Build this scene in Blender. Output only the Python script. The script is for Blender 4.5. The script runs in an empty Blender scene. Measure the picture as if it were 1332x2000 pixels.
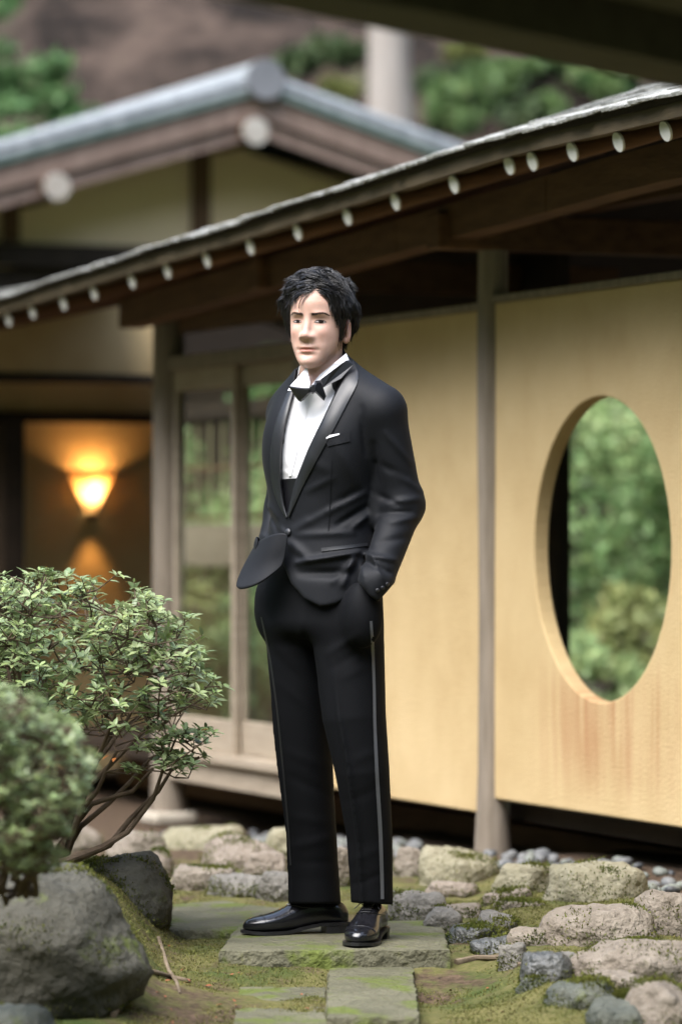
import bpy, bmesh, math, random
import numpy as np
from mathutils import Vector, Matrix
from mathutils.bvhtree import BVHTree

random.seed(7)
np.random.seed(7)
R = math.radians
SC = bpy.context.scene
COL = SC.collection

# ------------------------------------------------------------------ camera
CAMZ = 1.085
cam_d = bpy.data.cameras.new('camera')
cam = bpy.data.objects.new('camera', cam_d)
COL.objects.link(cam)
cam.location = (0, 0, CAMZ)
cam.rotation_euler = (R(90), 0, 0)
cam_d.sensor_width = 36
cam_d.lens = 135
cam_d.shift_y = 0.0175
cam_d.clip_start = 0.1
cam_d.clip_end = 500
cam_d.dof.use_dof = True
cam_d.dof.focus_distance = 10.05
cam_d.dof.aperture_fstop = 2.2
SC.camera = cam

# ------------------------------------------------------------------ sky and sun
SUN_EL, SUN_AZ = 57, -142      # sun stands to the left, behind the camera; azimuth from +Y towards +X
w = bpy.data.worlds.new('World')
SC.world = w
w.use_nodes = True
nt = w.node_tree
bg = nt.nodes['Background']
sky = nt.nodes.new('ShaderNodeTexSky')
sky.sky_type = 'NISHITA'
sky.sun_disc = False
sky.sun_elevation = R(SUN_EL)
sky.sun_rotation = R(SUN_AZ)
sky.air_density = 1.0
sky.dust_density = 2.0
sky.ozone_density = 1.0
hs = nt.nodes.new('ShaderNodeHueSaturation')
hs.inputs['Saturation'].default_value = 0.75
nt.links.new(sky.outputs[0], hs.inputs['Color'])
nt.links.new(hs.outputs[0], bg.inputs['Color'])
bg.inputs['Strength'].default_value = 0.15

sd = bpy.data.lights.new('sun', 'SUN')
sun = bpy.data.objects.new('sun', sd)
COL.objects.link(sun)
sd.energy = 1.5
sd.angle = R(52)
sd.color = (1.0, 0.985, 0.96)
_s = Vector((math.sin(R(SUN_AZ)) * math.cos(R(SUN_EL)), math.cos(R(SUN_AZ)) * math.cos(R(SUN_EL)), math.sin(R(SUN_EL))))
sun.rotation_euler = _s.to_track_quat('Z', 'Y').to_euler()
sun.location = (-6, -4, 12)

SC.view_settings.view_transform = 'Standard'
SC.view_settings.look = 'None'
SC.view_settings.gamma = 1
SC.view_settings.exposure = 2.25
SC.view_settings.use_curve_mapping = False
SC.render.engine = 'CYCLES'
SC.cycles.max_bounces = 7
SC.cycles.transparent_max_bounces = 12

# ------------------------------------------------------------------ materials
MATS = {}
def nmat(name, c1, c2=None, rough=0.7, scale=8.0, stretch=(1, 1, 1), bump=0.0, bscale=60.0, spec=0.5, detail=6.0,
         contrast=(0.3, 0.7), island=0.0, transl=0.0, metallic=0.0, sheen=0.0, coat=0.0, sss=0.0, bdist=0.01, vcol=None, aniso=0.0):
    m = bpy.data.materials.new(name)
    m.use_nodes = True
    t = m.node_tree
    N, L = t.nodes, t.links
    b = N['Principled BSDF']
    b.inputs['Roughness'].default_value = rough
    b.inputs['Specular IOR Level'].default_value = spec
    b.inputs['Metallic'].default_value = metallic
    if sheen:
        b.inputs['Sheen Weight'].default_value = sheen
        b.inputs['Sheen Roughness'].default_value = 0.45
    if coat: b.inputs['Coat Weight'].default_value = coat
    if aniso: b.inputs['Anisotropic'].default_value = aniso
    if sss:
        b.inputs['Subsurface Weight'].default_value = sss
        b.inputs['Subsurface Radius'].default_value = (0.011, 0.004, 0.002)
        b.inputs['Subsurface Scale'].default_value = 0.6
    tc = N.new('ShaderNodeTexCoord')
    mp = N.new('ShaderNodeMapping')
    mp.inputs['Scale'].default_value = stretch
    L.new(tc.outputs['Object'], mp.inputs['Vector'])
    col = None
    if c2 is not None:
        nz = N.new('ShaderNodeTexNoise')
        nz.inputs['Scale'].default_value = scale
        nz.inputs['Detail'].default_value = detail
        nz.inputs['Roughness'].default_value = 0.6
        L.new(mp.outputs[0], nz.inputs['Vector'])
        mr = N.new('ShaderNodeMapRange')
        mr.inputs['From Min'].default_value = contrast[0]
        mr.inputs['From Max'].default_value = contrast[1]
        L.new(nz.outputs['Fac'], mr.inputs['Value'])
        mx = N.new('ShaderNodeMix'); mx.data_type = 'RGBA'
        mx.inputs['A'].default_value = (*c1, 1)
        mx.inputs['B'].default_value = (*c2, 1)
        L.new(mr.outputs[0], mx.inputs['Factor'])
        col = mx.outputs['Result']
    else:
        rg = N.new('ShaderNodeRGB')
        rg.outputs[0].default_value = (*c1, 1)
        col = rg.outputs[0]
    if vcol:
        at = N.new('ShaderNodeAttribute'); at.attribute_name = vcol
        mm = N.new('ShaderNodeMix'); mm.data_type = 'RGBA'; mm.blend_type = 'MULTIPLY'
        mm.inputs['Factor'].default_value = 1
        L.new(col, mm.inputs['A']); L.new(at.outputs['Color'], mm.inputs['B'])
        col = mm.outputs['Result']
    if island:
        ge = N.new('ShaderNodeNewGeometry')
        h = N.new('ShaderNodeHueSaturation')
        m1 = N.new('ShaderNodeMapRange')
        m1.inputs['To Min'].default_value = 1 - island
        m1.inputs['To Max'].default_value = 1 + island
        L.new(ge.outputs['Random Per Island'], m1.inputs['Value'])
        L.new(m1.outputs[0], h.inputs['Value'])
        m2 = N.new('ShaderNodeMapRange')
        m2.inputs['To Min'].default_value = 0.5 - island * 0.06
        m2.inputs['To Max'].default_value = 0.5 + island * 0.05
        wn = N.new('ShaderNodeTexWhiteNoise'); wn.noise_dimensions = '1D'
        L.new(ge.outputs['Random Per Island'], wn.inputs['W'])
        L.new(wn.outputs['Value'], m2.inputs['Value'])
        L.new(m2.outputs[0], h.inputs['Hue'])
        L.new(col, h.inputs['Color'])
        col = h.outputs[0]
    L.new(col, b.inputs['Base Color'])
    if bump:
        nb = N.new('ShaderNodeTexNoise')
        nb.inputs['Scale'].default_value = bscale
        nb.inputs['Detail'].default_value = 5
        L.new(mp.outputs[0], nb.inputs['Vector'])
        bp = N.new('ShaderNodeBump')
        bp.inputs['Strength'].default_value = bump
        bp.inputs['Distance'].default_value = bdist
        L.new(nb.outputs['Fac'], bp.inputs['Height'])
        L.new(bp.outputs[0], b.inputs['Normal'])
    if transl:
        tr = N.new('ShaderNodeBsdfTranslucent')
        L.new(col, tr.inputs['Color'])
        ms = N.new('ShaderNodeMixShader')
        ms.inputs['Fac'].default_value = transl
        L.new(b.outputs[0], ms.inputs[1]); L.new(tr.outputs[0], ms.inputs[2])
        L.new(ms.outputs[0], N['Material Output'].inputs['Surface'])
    MATS[name] = m
    return m

nmat('plaster', (0.455, 0.330, 0.165), (0.555, 0.420, 0.228), 0.9, 2.2, bump=0.6, bscale=110, spec=0.2, bdist=0.006)
nmat('plaster_back', (0.70, 0.53, 0.32), (0.76, 0.59, 0.37), 0.9, 1.5, bump=0.2, bscale=60, spec=0.2)
nmat('wood_grey', (0.1560, 0.1287, 0.0975), (0.2652, 0.2223, 0.1755), 0.8, 6, (6, 6, 0.5), 0.35, 40, spec=0.25)
nmat('wood_pale', (0.2574, 0.2106, 0.1560), (0.3588, 0.3003, 0.2262), 0.8, 5, (0.6, 1.0, 5), 0.3, 30, spec=0.25)
nmat('wood_brown', (0.0714, 0.0353, 0.0168), (0.1386, 0.0739, 0.0353), 0.7, 5, (3, 0.8, 6), 0.3, 30, spec=0.3)
nmat('wood_rafter', (0.0720, 0.0330, 0.0138), (0.1200, 0.0570, 0.0240), 0.65, 6, (0.8, 5, 5), 0.3, 30, spec=0.35)
nmat('wood_dark', (0.0180, 0.0120, 0.0078), (0.0330, 0.0222, 0.0144), 0.75, 5, (3, 1, 3), 0.3, 30, spec=0.25)
nmat('wood_bargeboard', (0.1440, 0.0972, 0.0756), (0.2160, 0.1548, 0.1260), 0.65, 3, (6, 1, 1), 0.2, 20, spec=0.35)
nmat('fascia', (0.0510, 0.0390, 0.0210), (0.0840, 0.0630, 0.0360), 0.75, 5, (1, 0.5, 8), 0.3, 30, spec=0.25)
nmat('white_cap', (0.5610, 0.5525, 0.4930), (0.6460, 0.6375, 0.5865), 0.75, 20, spec=0.3)
nmat('cap_weathered', (0.26, 0.225, 0.19), (0.40, 0.38, 0.34), 0.75, 6, spec=0.3)
nmat('shingle', (0.1280, 0.1320, 0.1200), (0.3360, 0.3360, 0.3120), 0.55, 14, (1, 3, 2), 0.4, 40, island=0.3, spec=0.5)
nmat('copper', (0.075, 0.135, 0.115), (0.20, 0.25, 0.22), 0.5, 9, (1, 1, 1), 0.2, 20, spec=0.5)
nmat('roof_tile', (0.1520, 0.1680, 0.1800), (0.2880, 0.3080, 0.3200), 0.4, 5, (3, 1, 1), 0.2, 20, spec=0.6)
nmat('ridge_tile', (0.12, 0.125, 0.135), (0.18, 0.185, 0.20), 0.45, 6, bump=0.1, spec=0.5)
nmat('stone_base', (0.33, 0.29, 0.23), (0.45, 0.41, 0.34), 0.9, 12, bump=0.4, bscale=50, spec=0.2)
nmat('reed', (0.20, 0.19, 0.10), (0.30, 0.28, 0.16), 0.8, 10, spec=0.2, island=0.3)

# ------------------------------------------------------------------ mesh helpers
def tag(o, label=None, cat=None, group=None, kind=None):
    if label: o['label'] = label
    if cat: o['category'] = cat
    if group: o['group'] = group
    if kind: o['kind'] = kind
    return o

def empty(name, loc=(0, 0, 0), rz=0.0):
    o = bpy.data.objects.new(name, None)
    COL.objects.link(o)
    o.empty_display_size = 0.1
    o.location = loc
    o.rotation_euler = (0, 0, rz)
    return o

def fast_mesh(name, V, F, smooth=True):
    V = np.asarray(V, dtype=np.float32).reshape(-1, 3)
    me = bpy.data.meshes.new(name)
    if isinstance(F, np.ndarray):
        n, k = F.shape
        me.vertices.add(len(V)); me.vertices.foreach_set('co', V.ravel())
        me.loops.add(n * k); me.loops.foreach_set('vertex_index', F.astype(np.int32).ravel())
        me.polygons.add(n)
        me.polygons.foreach_set('loop_start', np.arange(0, n * k, k, dtype=np.int32))
        me.polygons.foreach_set('loop_total', np.full(n, k, dtype=np.int32))
        me.update(calc_edges=True)
    else:
        me.from_pydata([tuple(map(float, v)) for v in V], [], F)
    me.validate()
    if smooth:
        me.polygons.foreach_set('use_smooth', np.ones(len(me.polygons), dtype=bool))
    me.update()
    return me

def link(name, me, mat, parent=None, loc=None):
    o = bpy.data.objects.new(name, me)
    COL.objects.link(o)
    if mat is not None and len(me.materials) == 0:
        me.materials.append(MATS[mat] if isinstance(mat, str) else mat)
    if parent is not None: o.parent = parent
    if loc is not None: o.location = loc
    return o

class MB:
    """collects shapes, build() links them as one mesh object"""
    def __init__(s): s.v = []; s.f = []
    def add(s, V, F):
        n = len(s.v)
        s.v.extend([tuple(map(float, p)) for p in V]); s.f.extend([tuple(i + n for i in f) for f in F])
        return s
    def box(s, lo, hi, ch=0.0):
        x0, y0, z0 = lo; x1, y1, z1 = hi
        if ch <= 0:
            V = [(x0,y0,z0),(x1,y0,z0),(x1,y1,z0),(x0,y1,z0),(x0,y0,z1),(x1,y0,z1),(x1,y1,z1),(x0,y1,z1)]
            F = [(0,3,2,1),(4,5,6,7),(0,1,5,4),(1,2,6,5),(2,3,7,6),(3,0,4,7)]
            return s.add(V, F)
        bm = bmesh.new()
        bmesh.ops.create_cube(bm, size=1)
        for q in bm.verts:
            q.co = Vector(((x0+x1)/2 + q.co.x*(x1-x0), (y0+y1)/2 + q.co.y*(y1-y0), (z0+z1)/2 + q.co.z*(z1-z0)))
        bmesh.ops.bevel(bm, geom=bm.edges[:], offset=ch, segments=1, affect='EDGES')
        bm.verts.index_update()
        s.add([q.co for q in bm.verts], [[q.index for q in f.verts] for f in bm.faces])
        bm.free()
        return s
    def tube(s, pts, rad, n=8, caps=True):
        pts = [Vector(p) for p in pts]
        if not hasattr(rad, '__len__'): rad = [rad] * len(pts)
        V = []; F = []
        up = Vector((0, 0, 1)); prev = None
        for i, p in enumerate(pts):
            t = (pts[min(i+1, len(pts)-1)] - pts[max(i-1, 0)]).normalized()
            if prev is None:
                a = t.orthogonal().normalized()
            else:
                a = (prev - t * prev.dot(t))
                a = a.normalized() if a.length > 1e-6 else t.orthogonal().normalized()
            prev = a
            b = t.cross(a)
            for k in range(n):
                an = 2 * math.pi * k / n
                V.append(p + (a * math.cos(an) + b * math.sin(an)) * rad[i])
        for i in range(len(pts) - 1):
            for k in range(n):
                F.append((i*n+k, i*n+(k+1) % n, (i+1)*n+(k+1) % n, (i+1)*n+k))
        if caps:
            F.append(tuple(range(n-1, -1, -1)))
            F.append(tuple((len(pts)-1)*n + k for k in range(n)))
        return s.add(V, F)
    def prism(s, poly, axis, a0, a1):
        """poly of (p,q) extruded along axis: 'x'->(a,p,q) 'y'->(p,a,q) 'z'->(p,q,a)"""
        mk = {'x': lambda a,p,q:(a,p,q), 'y': lambda a,p,q:(p,a,q), 'z': lambda a,p,q:(p,q,a)}[axis]
        n = len(poly)
        V = [mk(a0,p,q) for p,q in poly] + [mk(a1,p,q) for p,q in poly]
        F = [tuple(range(n)), tuple(range(2*n-1, n-1, -1))] + [(i, i+n, (i+1) % n + n, (i+1) % n) for i in range(n)]
        return s.add(V, F)
    def build(s, name, mat, parent=None, smooth=False, loc=None, fixn=True):
        me = bpy.data.meshes.new(name)
        me.from_pydata(s.v, [], s.f)
        if fixn:
            bm = bmesh.new(); bm.from_mesh(me)
            bmesh.ops.recalc_face_normals(bm, faces=bm.faces[:])
            bm.to_mesh(me); bm.free()
        if smooth:
            me.polygons.foreach_set('use_smooth', np.ones(len(me.polygons), dtype=bool))
            me.set_sharp_from_angle(angle=R(40))
        me.update()
        return link(name, me, mat, parent, loc)

def at(x, y, Y):
    """photograph pixel at distance Y -> world point"""
    return Vector(((x - 666) / 7500 * Y, Y, CAMZ - (y - 1035) / 7500 * Y))

# ---- pavilion frame: u away from the wall face, v along the wall, both level
TH = R(22.56)
CT, ST = math.cos(TH), math.sin(TH)
OX, OY = 0.5, 13.0
def uv2w(u, v, z=0.0):
    return Vector((OX + u*CT - v*ST, OY + u*ST + v*CT, z))
CU = -OX*CT - OY*ST
CV = OX*ST - OY*CT
def ray_uv(x, y):
    px, pz = (x - 666) / 7500, (1035 - y) / 7500
    return px*CT + ST, -px*ST + CT, pz
def on_u(x, y, u0):
    du, dv, dz = ray_uv(x, y); t = (u0 - CU) / du
    return CV + t*dv, CAMZ + t*dz
def on_v(x, y, v0):
    du, dv, dz = ray_uv(x, y); t = (v0 - CV) / dv
    return CU + t*du, CAMZ + t*dz
# ================================================================== garden pavilion
def stain_plaster():
    m = MATS['plaster'].copy(); m.name = 'plaster_stained'
    t = m.node_tree; N, L = t.nodes, t.links
    b = N['Principled BSDF']
    src = b.inputs['Base Color'].links[0].from_socket
    tc = N.new('ShaderNodeTexCoord')
    mp = N.new('ShaderNodeMapping'); mp.inputs['Scale'].default_value = (1, 26, 1.3)
    L.new(tc.outputs['Object'], mp.inputs['Vector'])
    nz = N.new('ShaderNodeTexNoise'); nz.inputs['Scale'].default_value = 1.0; nz.inputs['Detail'].default_value = 5
    L.new(mp.outputs[0], nz.inputs['Vector'])
    st = N.new('ShaderNodeMapRange'); st.inputs['From Min'].default_value = 0.42; st.inputs['From Max'].default_value = 0.66
    L.new(nz.outputs['Fac'], st.inputs['Value'])
    # rust streaks run down from the sill of the round opening
    sx = N.new('ShaderNodeSeparateXYZ'); L.new(tc.outputs['Object'], sx.inputs[0])
    def ramp(sock, a, bb):
        r = N.new('ShaderNodeMapRange'); r.interpolation_type = 'SMOOTHSTEP'
        r.inputs['From Min'].default_value = a; r.inputs['From Max'].default_value = bb
        L.new(sock, r.inputs['Value']); return r.outputs[0]
    def mul(a, bb):
        q = N.new('ShaderNodeMath'); q.operation = 'MULTIPLY'
        L.new(a, q.inputs[0])
        if isinstance(bb, float): q.inputs[1].default_value = bb
        else: L.new(bb, q.inputs[1])
        return q.outputs[0]
    zz = mul(ramp(sx.outputs['Z'], 0.74, 0.52), ramp(sx.outputs['Z'], 0.16, 0.42))
    vv = mul(ramp(sx.outputs['Y'], -1.62, -0.98), ramp(sx.outputs['Y'], -0.22, -0.70))
    near = mul(zz, vv)
    wide = mul(mul(ramp(sx.outputs['Z'], 0.95, 0.45), ramp(sx.outputs['Z'], 0.15, 0.3)), 0.02)
    ad = N.new('ShaderNodeMath'); ad.operation = 'ADD'; L.new(near, ad.inputs[0]); L.new(wide, ad.inputs[1])
    sm = N.new('ShaderNodeMath'); sm.operation = 'MULTIPLY_ADD'
    L.new(st.outputs[0], sm.inputs[0]); sm.inputs[1].default_value = 0.75; sm.inputs[2].default_value = 0.22
    fac = mul(ad.outputs[0], sm.outputs[0])
    fac = mul(fac, 0.62)
    mx = N.new('ShaderNodeMix'); mx.data_type = 'RGBA'
    L.new(src, mx.inputs['A']); mx.inputs['B'].default_value = (0.31, 0.125, 0.055, 1)
    L.new(fac, mx.inputs['Factor'])
    L.new(mx.outputs['Result'], b.inputs['Base Color'])
    MATS['plaster_stained'] = m
stain_plaster()

# eave: round rafter ends read along the eave line
RAFT_PX = [(1384,236),(1300,256),(1208,277),(1118,296),(1040,315),(995,323),(887,360),(773,394),(679,423),(582,453),(490,482),(405,507),(328,529),(259,549),(185,572),(125,592),(65,609),(18,624),(-28,638)]
EU = -0.56
raft = [on_u(x, y, EU) for x, y in RAFT_PX]
_rv = np.array([r[0] for r in raft]); _rz = np.array([r[1] for r in raft])
_o = np.argsort(_rv); _rv = _rv[_o]; _rz = _rz[_o]
_dv = np.linspace(-4.2, 7.8, 440)
_dz = np.interp(_dv, _rv, _rz)
_dz = np.convolve(np.pad(_dz, 10, mode='edge'), np.ones(21)/21, mode='valid')
def ez(v): return float(np.interp(v, _dv, _dz))
SL = 0.30
def slope(v): return float(np.interp(v, [0.0, 4.5], [0.30, 0.205]))
RIDGE_U = 0.62
VEND = 7.6

pav = empty('garden_pavilion', (OX, OY, 0), TH)
tag(pav, 'low yellow plaster pavilion with round wall opening, log posts and long shingled eave', 'pavilion')

# --- wall with the round opening
WT = 0.055
def round_wall():
    vc, zc, r = -0.84, 1.023, 0.487
    v0, v1, z0, z1 = -3.6, -0.030, 0.177, 1.850
    n = 72
    ring = [(vc + r*math.cos(2*math.pi*k/n), zc + r*math.sin(2*math.pi*k/n)) for k in range(n)]
    outer = []
    for k in range(n):
        a = 2*math.pi*k/n; c, s_ = math.cos(a), math.sin(a)
        ts = []
        if c > 1e-9: ts.append((v1-vc)/c)
        if c < -1e-9: ts.append((v0-vc)/c)
        if s_ > 1e-9: ts.append((z1-zc)/s_)
        if s_ < -1e-9: ts.append((z0-zc)/s_)
        t = min(ts); outer.append((vc+t*c, zc+t*s_))
    corners = {}
    for cv, cz in ((v0,z0),(v1,z0),(v1,z1),(v0,z1)):
        a = math.atan2(cz-zc, cv-vc) % (2*math.pi)
        k = int(round(a/(2*math.pi/n))) % n
        outer[k] = (cv, cz)
    V = []; F = []
    for u in (0.0, WT):
        V += [(u, p, q) for p, q in ring]; V += [(u, p, q) for p, q in outer]
    for k in range(n):
        j = (k+1) % n
        F.append((k, j, n+j, n+k)); F.append((2*n+k, 3*n+k, 3*n+j, 2*n+j))
        F.append((k, 2*n+k, 2*n+j, j)); F.append((n+k, n+j, 3*n+j, 3*n+k))
    b = MB(); b.add(V, F)
    o = b.build('wall_panel', 'plaster_stained', pav)
    bv = o.modifiers.new('edge', 'BEVEL'); bv.width = 0.006; bv.segments = 2; bv.limit_method = 'ANGLE'; bv.angle_limit = R(50)
    return o
round_wall()
MB().box((0.004, 0.045, 0.122), (WT+0.004, 1.60, 1.832), 0.004).build('wall_panel', 'plaster_stained', pav)
MB().box((-0.012, -3.6, 1.8505), (WT+0.012, -0.04, 1.876), 0.003).build('wall_cap', 'wood_grey', pav)
MB().box((-0.010, 0.045, 1.8325), (WT+0.014, 1.60, 1.858), 0.003).build('wall_cap', 'wood_grey', pav)

def log_post(u, v, z0, z1, r, flare=1.15, mat='wood_grey'):
    pts = []; rad = []
    for i in range(15):
        t = i/14; z = z0 + (z1-z0)*t
        pts.append((u + 0.003*math.sin(3*z+v), v + 0.003*math.cos(2.3*z+v), z))
        rad.append(r*(1 + (flare-1)*max(0, 1-t*7)**1.5)*(1+0.025*math.sin(5*z+2*v)))
    return MB().tube(pts, rad, 20).build('post', mat, pav, smooth=True)
log_post(0.016, 0.0, -0.03, 2.03, 0.052, 1.25)
log_post(0.012, 1.66, -0.06, 2.05, 0.058)
log_post(0.012, 3.20, -0.085, 2.1, 0.066)
log_post(0.02, -2.95, -0.03, 2.03, 0.062)
b = MB().box((-0.085, 3.10, -0.135), (0.11, 3.30, -0.083), 0.012).build('post_base', 'stone_base', pav)
for v_, z_ in ((0.0, 2.03), (1.66, 1.99), (-2.95, 2.03)):
    o = MB().box((-0.21, v_-0.055, z_), (1.3, v_+0.055, z_+0.118), 0.006).build('bracket_beam', 'wood_brown', pav)

# --- eave purlins (split where they butt over the posts)
for (va, vb) in ((-3.9, -0.80), (-0.795, 0.40), (0.405, 1.70), (1.705, 3.3)):
    m_ = MB()
    n = 8
    V = []; F = []
    for i in range(n+1):
        v = va + (vb-va)*i/n
        z = ez(v) + 0.02
        V += [(-0.17, v, z-0.075), (-0.07, v, z-0.075), (-0.07, v, z+0.04), (-0.17, v, z+0.04)]
    for i in range(n):
        for k in range(4):
            F.append((i*4+k, i*4+(k+1) % 4, (i+1)*4+(k+1) % 4, (i+1)*4+k))
    F += [(3,2,1,0), tuple(n*4+k for k in range(4))]
    m_.add(V, F).build('purlin', 'wood_brown', pav)

# --- roof: deck, fascia, rafters, shingles
def strip(prof, va, vb, n, mat, name, parent, f=ez):
    """profile of (u, dz) swept along v, following the eave height"""
    V = []; F = []; k = len(prof)
    for i in range(n+1):
        v = va + (vb-va)*i/n
        for u, dz in prof: V.append((u, v, f(v)+dz+(min(u, RIDGE_U)-EU)*(slope(v)-SL)))
    for i in range(n):
        for j in range(k):
            F.append((i*k+j, i*k+(j+1) % k, (i+1)*k+(j+1) % k, (i+1)*k+j))
    F += [tuple(range(k-1, -1, -1)), tuple(n*k+j for j in range(k))]
    return MB().add(V, F).build(name, mat, parent)
rise = (RIDGE_U - EU)*SL
roof = strip([(EU-0.035, 0.066), (RIDGE_U, rise+0.072), (RIDGE_U, rise+0.100), (EU-0.035, 0.086)], -4.1, VEND, 60, 'wood_dark', 'roof', pav)
strip([(RIDGE_U+0.001, rise+0.072), (RIDGE_U+1.5, rise-0.42), (RIDGE_U+1.5, rise-0.38), (RIDGE_U+0.001, rise+0.100)], -4.1, 5.2, 50, 'wood_dark', 'rear_slope', roof)
strip([(EU-0.03, 0.024), (EU+0.03, 0.030), (EU+0.03, 0.0655), (EU-0.03, 0.0655)], -4.1, VEND, 60, 'fascia', 'fascia_board', roof)
for i, (v, z) in enumerate(raft):
    L_ = 1.15
    o = MB().tube([(EU, v, z), (EU+L_, v, z+L_*slope(v))], [0.0285, 0.030], 14).build('rafter', 'wood_rafter', roof, smooth=True)
    MB().tube([(EU-0.004, v, z-0.0012), (EU+0.003, v, z+0.001)], [0.0292, 0.0292], 14).build('end_cap', 'white_cap', o, smooth=True)
for v in np.arange(-4.0, -1.9, 0.17):
    z = ez(v) - 0.0
    if v < min(_rv) - 0.1:
        o = MB().tube([(EU, v, z), (EU+1.15, v, z+1.15*SL)], 0.029, 14).build('rafter', 'wood_rafter', roof, smooth=True)
        MB().tube([(EU-0.004, v, z-0.0012), (EU+0.003, v, z+0.001)], 0.0292, 14).build('end_cap', 'white_cap', o, smooth=True)
rng = random.Random(3)
# courses of shingles, largest ones in view as single pieces
def shingle_mesh(wd, ln, th):
    me = bpy.data.meshes.new('shingle')
    b_ = MB().box((0, -wd/2, 0), (ln, wd/2, th), 0.0015)
    me.from_pydata(b_.v, [], b_.f); me.materials.append(MATS['shingle']); me.update()
    return me
shm = [shingle_mesh(w_, 0.34, t_) for w_, t_ in ((0.048, 0.011), (0.043, 0.009), (0.052, 0.013), (0.038, 0.010))]
pitch = math.atan(SL)
cnt = 0
rest = MB()
for c in range(9):
    u0 = EU - 0.065 + c*0.115
    v = -3.1
    v -= rng.random()*0.03
    while v < VEND - 0.03:
        mi = rng.randrange(4); wd = (0.048, 0.043, 0.052, 0.038)[mi]
        z = ez(v) + 0.094 + (u0-EU)*slope(v) + rng.uniform(-0.002, 0.003) + 0.0035*math.sin(v*5+c)
        uu = u0 + rng.uniform(-0.007, 0.007)
        if cnt < 300 and c < 2 and -2.8 < v < 4.6 and (c == 0 or v < 3.0):
            o = bpy.data.objects.new('shingle', shm[mi]); COL.objects.link(o); o.parent = roof
            o.location = (uu, v+wd/2, z + c*0.004); o.rotation_euler = (rng.uniform(-.05, .05), -math.atan(slope(v))+0.02, 0)
            cnt += 1
        else:
            q = Matrix.Translation((uu, v+wd/2, z+c*0.004)) @ Matrix.Rotation(-math.atan(slope(v))+0.02, 4, 'Y')
            bb = MB().box((0, -wd/2, 0), (0.34, wd/2, 0.011))
            rest.add([q @ Vector(p) for p in bb.v], bb.f)
        v += wd + 0.002
tag(rest.build('shingle_courses', 'shingle', roof, fixn=False), kind='stuff')

# --- floor, inner partition, ground sill under the wall
MB().box((0.10, -3.7, 0.10), (1.95, 5.5, 0.155)).build('floor_deck', 'wood_dark', pav)
MB().box((0.88, 1.287, 0.156), (0.93, 3.4, 2.25)).build('partition', 'wood_dark', pav)
MB().box((1.25, -3.6, -0.10), (1.33, 5.0, 0.098)).build('sill_beam', 'wood_dark', pav)
MB().box((0.42, -3.6, -0.09), (0.52, 5.0, 0.03), 0.005).build('sleeper_beam', 'wood_brown', pav)
for v_ in (-3.4, 1.75, 4.9):
    MB().box((1.84, v_-0.04, 0.156), (1.92, v_+0.04, 2.1)).build('rear_post', 'wood_dark', pav)
MB().box((1.82, -3.8, 2.02), (1.94, 5.2, 2.13)).build('rear_beam', 'wood_dark', pav)
MB().box((0.25, -3.8, 2.16), (0.34, 5.2, 2.25)).build('tie_beam', 'wood_brown', pav)

# --- sliding doors
def glass_mat():
    m = bpy.data.materials.new('window_glass'); m.use_nodes = True
    t = m.node_tree; N, L = t.nodes, t.links
    N.remove(N['Principled BSDF'])
    tr = N.new('ShaderNodeBsdfTransparent'); tr.inputs[0].default_value = (0.92, 0.95, 0.92, 1)
    gl = N.new('ShaderNodeBsdfGlossy'); gl.inputs['Roughness'].default_value = 0.02
    fr = N.new('ShaderNodeFresnel'); fr.inputs['IOR'].default_value = 1.5
    ms = N.new('ShaderNodeMixShader')
    ge = N.new('ShaderNodeNewGeometry'); ib = N.new('ShaderNodeMath'); ib.operation = 'SUBTRACT'; ib.inputs[0].default_value = 1.0
    L.new(ge.outputs['Backfacing'], ib.inputs[1])
    fm = N.new('ShaderNodeMath'); fm.operation = 'MULTIPLY'; L.new(fr.outputs[0], fm.inputs[0]); L.new(ib.outputs[0], fm.inputs[1])
    L.new(fm.outputs[0], ms.inputs['Fac']); L.new(tr.outputs[0], ms.inputs[1]); L.new(gl.outputs[0], ms.inputs[2])
    L.new(ms.outputs[0], N['Material Output'].inputs['Surface'])
    MATS['window_glass'] = m
glass_mat()
MB().box((-0.015, 1.725, 0.055), (0.10, 3.13, 0.152), 0.004).build('sill_plank', 'wood_pale', pav)
MB().box((-0.045, 1.73, 0.1525), (0.098, 3.13, 0.190), 0.004).build('door_track', 'wood_pale', pav)
MB().box((-0.02, 1.725, 1.742), (0.10, 3.13, 1.80), 0.004).build('lintel', 'wood_grey', pav)
MB().box((0.03, 1.725, 1.9), (0.08, 3.13, 2.06), 0.004).build('upper_board', 'wood_brown', pav)
def sliding_door(v0, v1, u):
    d = MB().box((u, v0, 0.191), (u+0.03, v1, 0.325), 0.003).build('sliding_door', 'wood_pale', pav)
    MB().box((u, v0, 1.655), (u+0.03, v1, 1.741), 0.003).build('top_rail', 'wood_pale', d)
    for a in (v0, v1-0.034):
        MB().box((u+0.001, a, 0.3255), (u+0.031, a+0.034, 1.6545), 0.002).build('stile', 'wood_pale', d)
    MB().box((u+0.013, v0+0.034, 0.3255), (u+0.017, v1-0.034, 1.6545)).build('glass_pane', 'window_glass', d)
    return d
sliding_door(2.425, 3.125, 0.005)
sliding_door(1.73, 2.455, 0.042)

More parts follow.
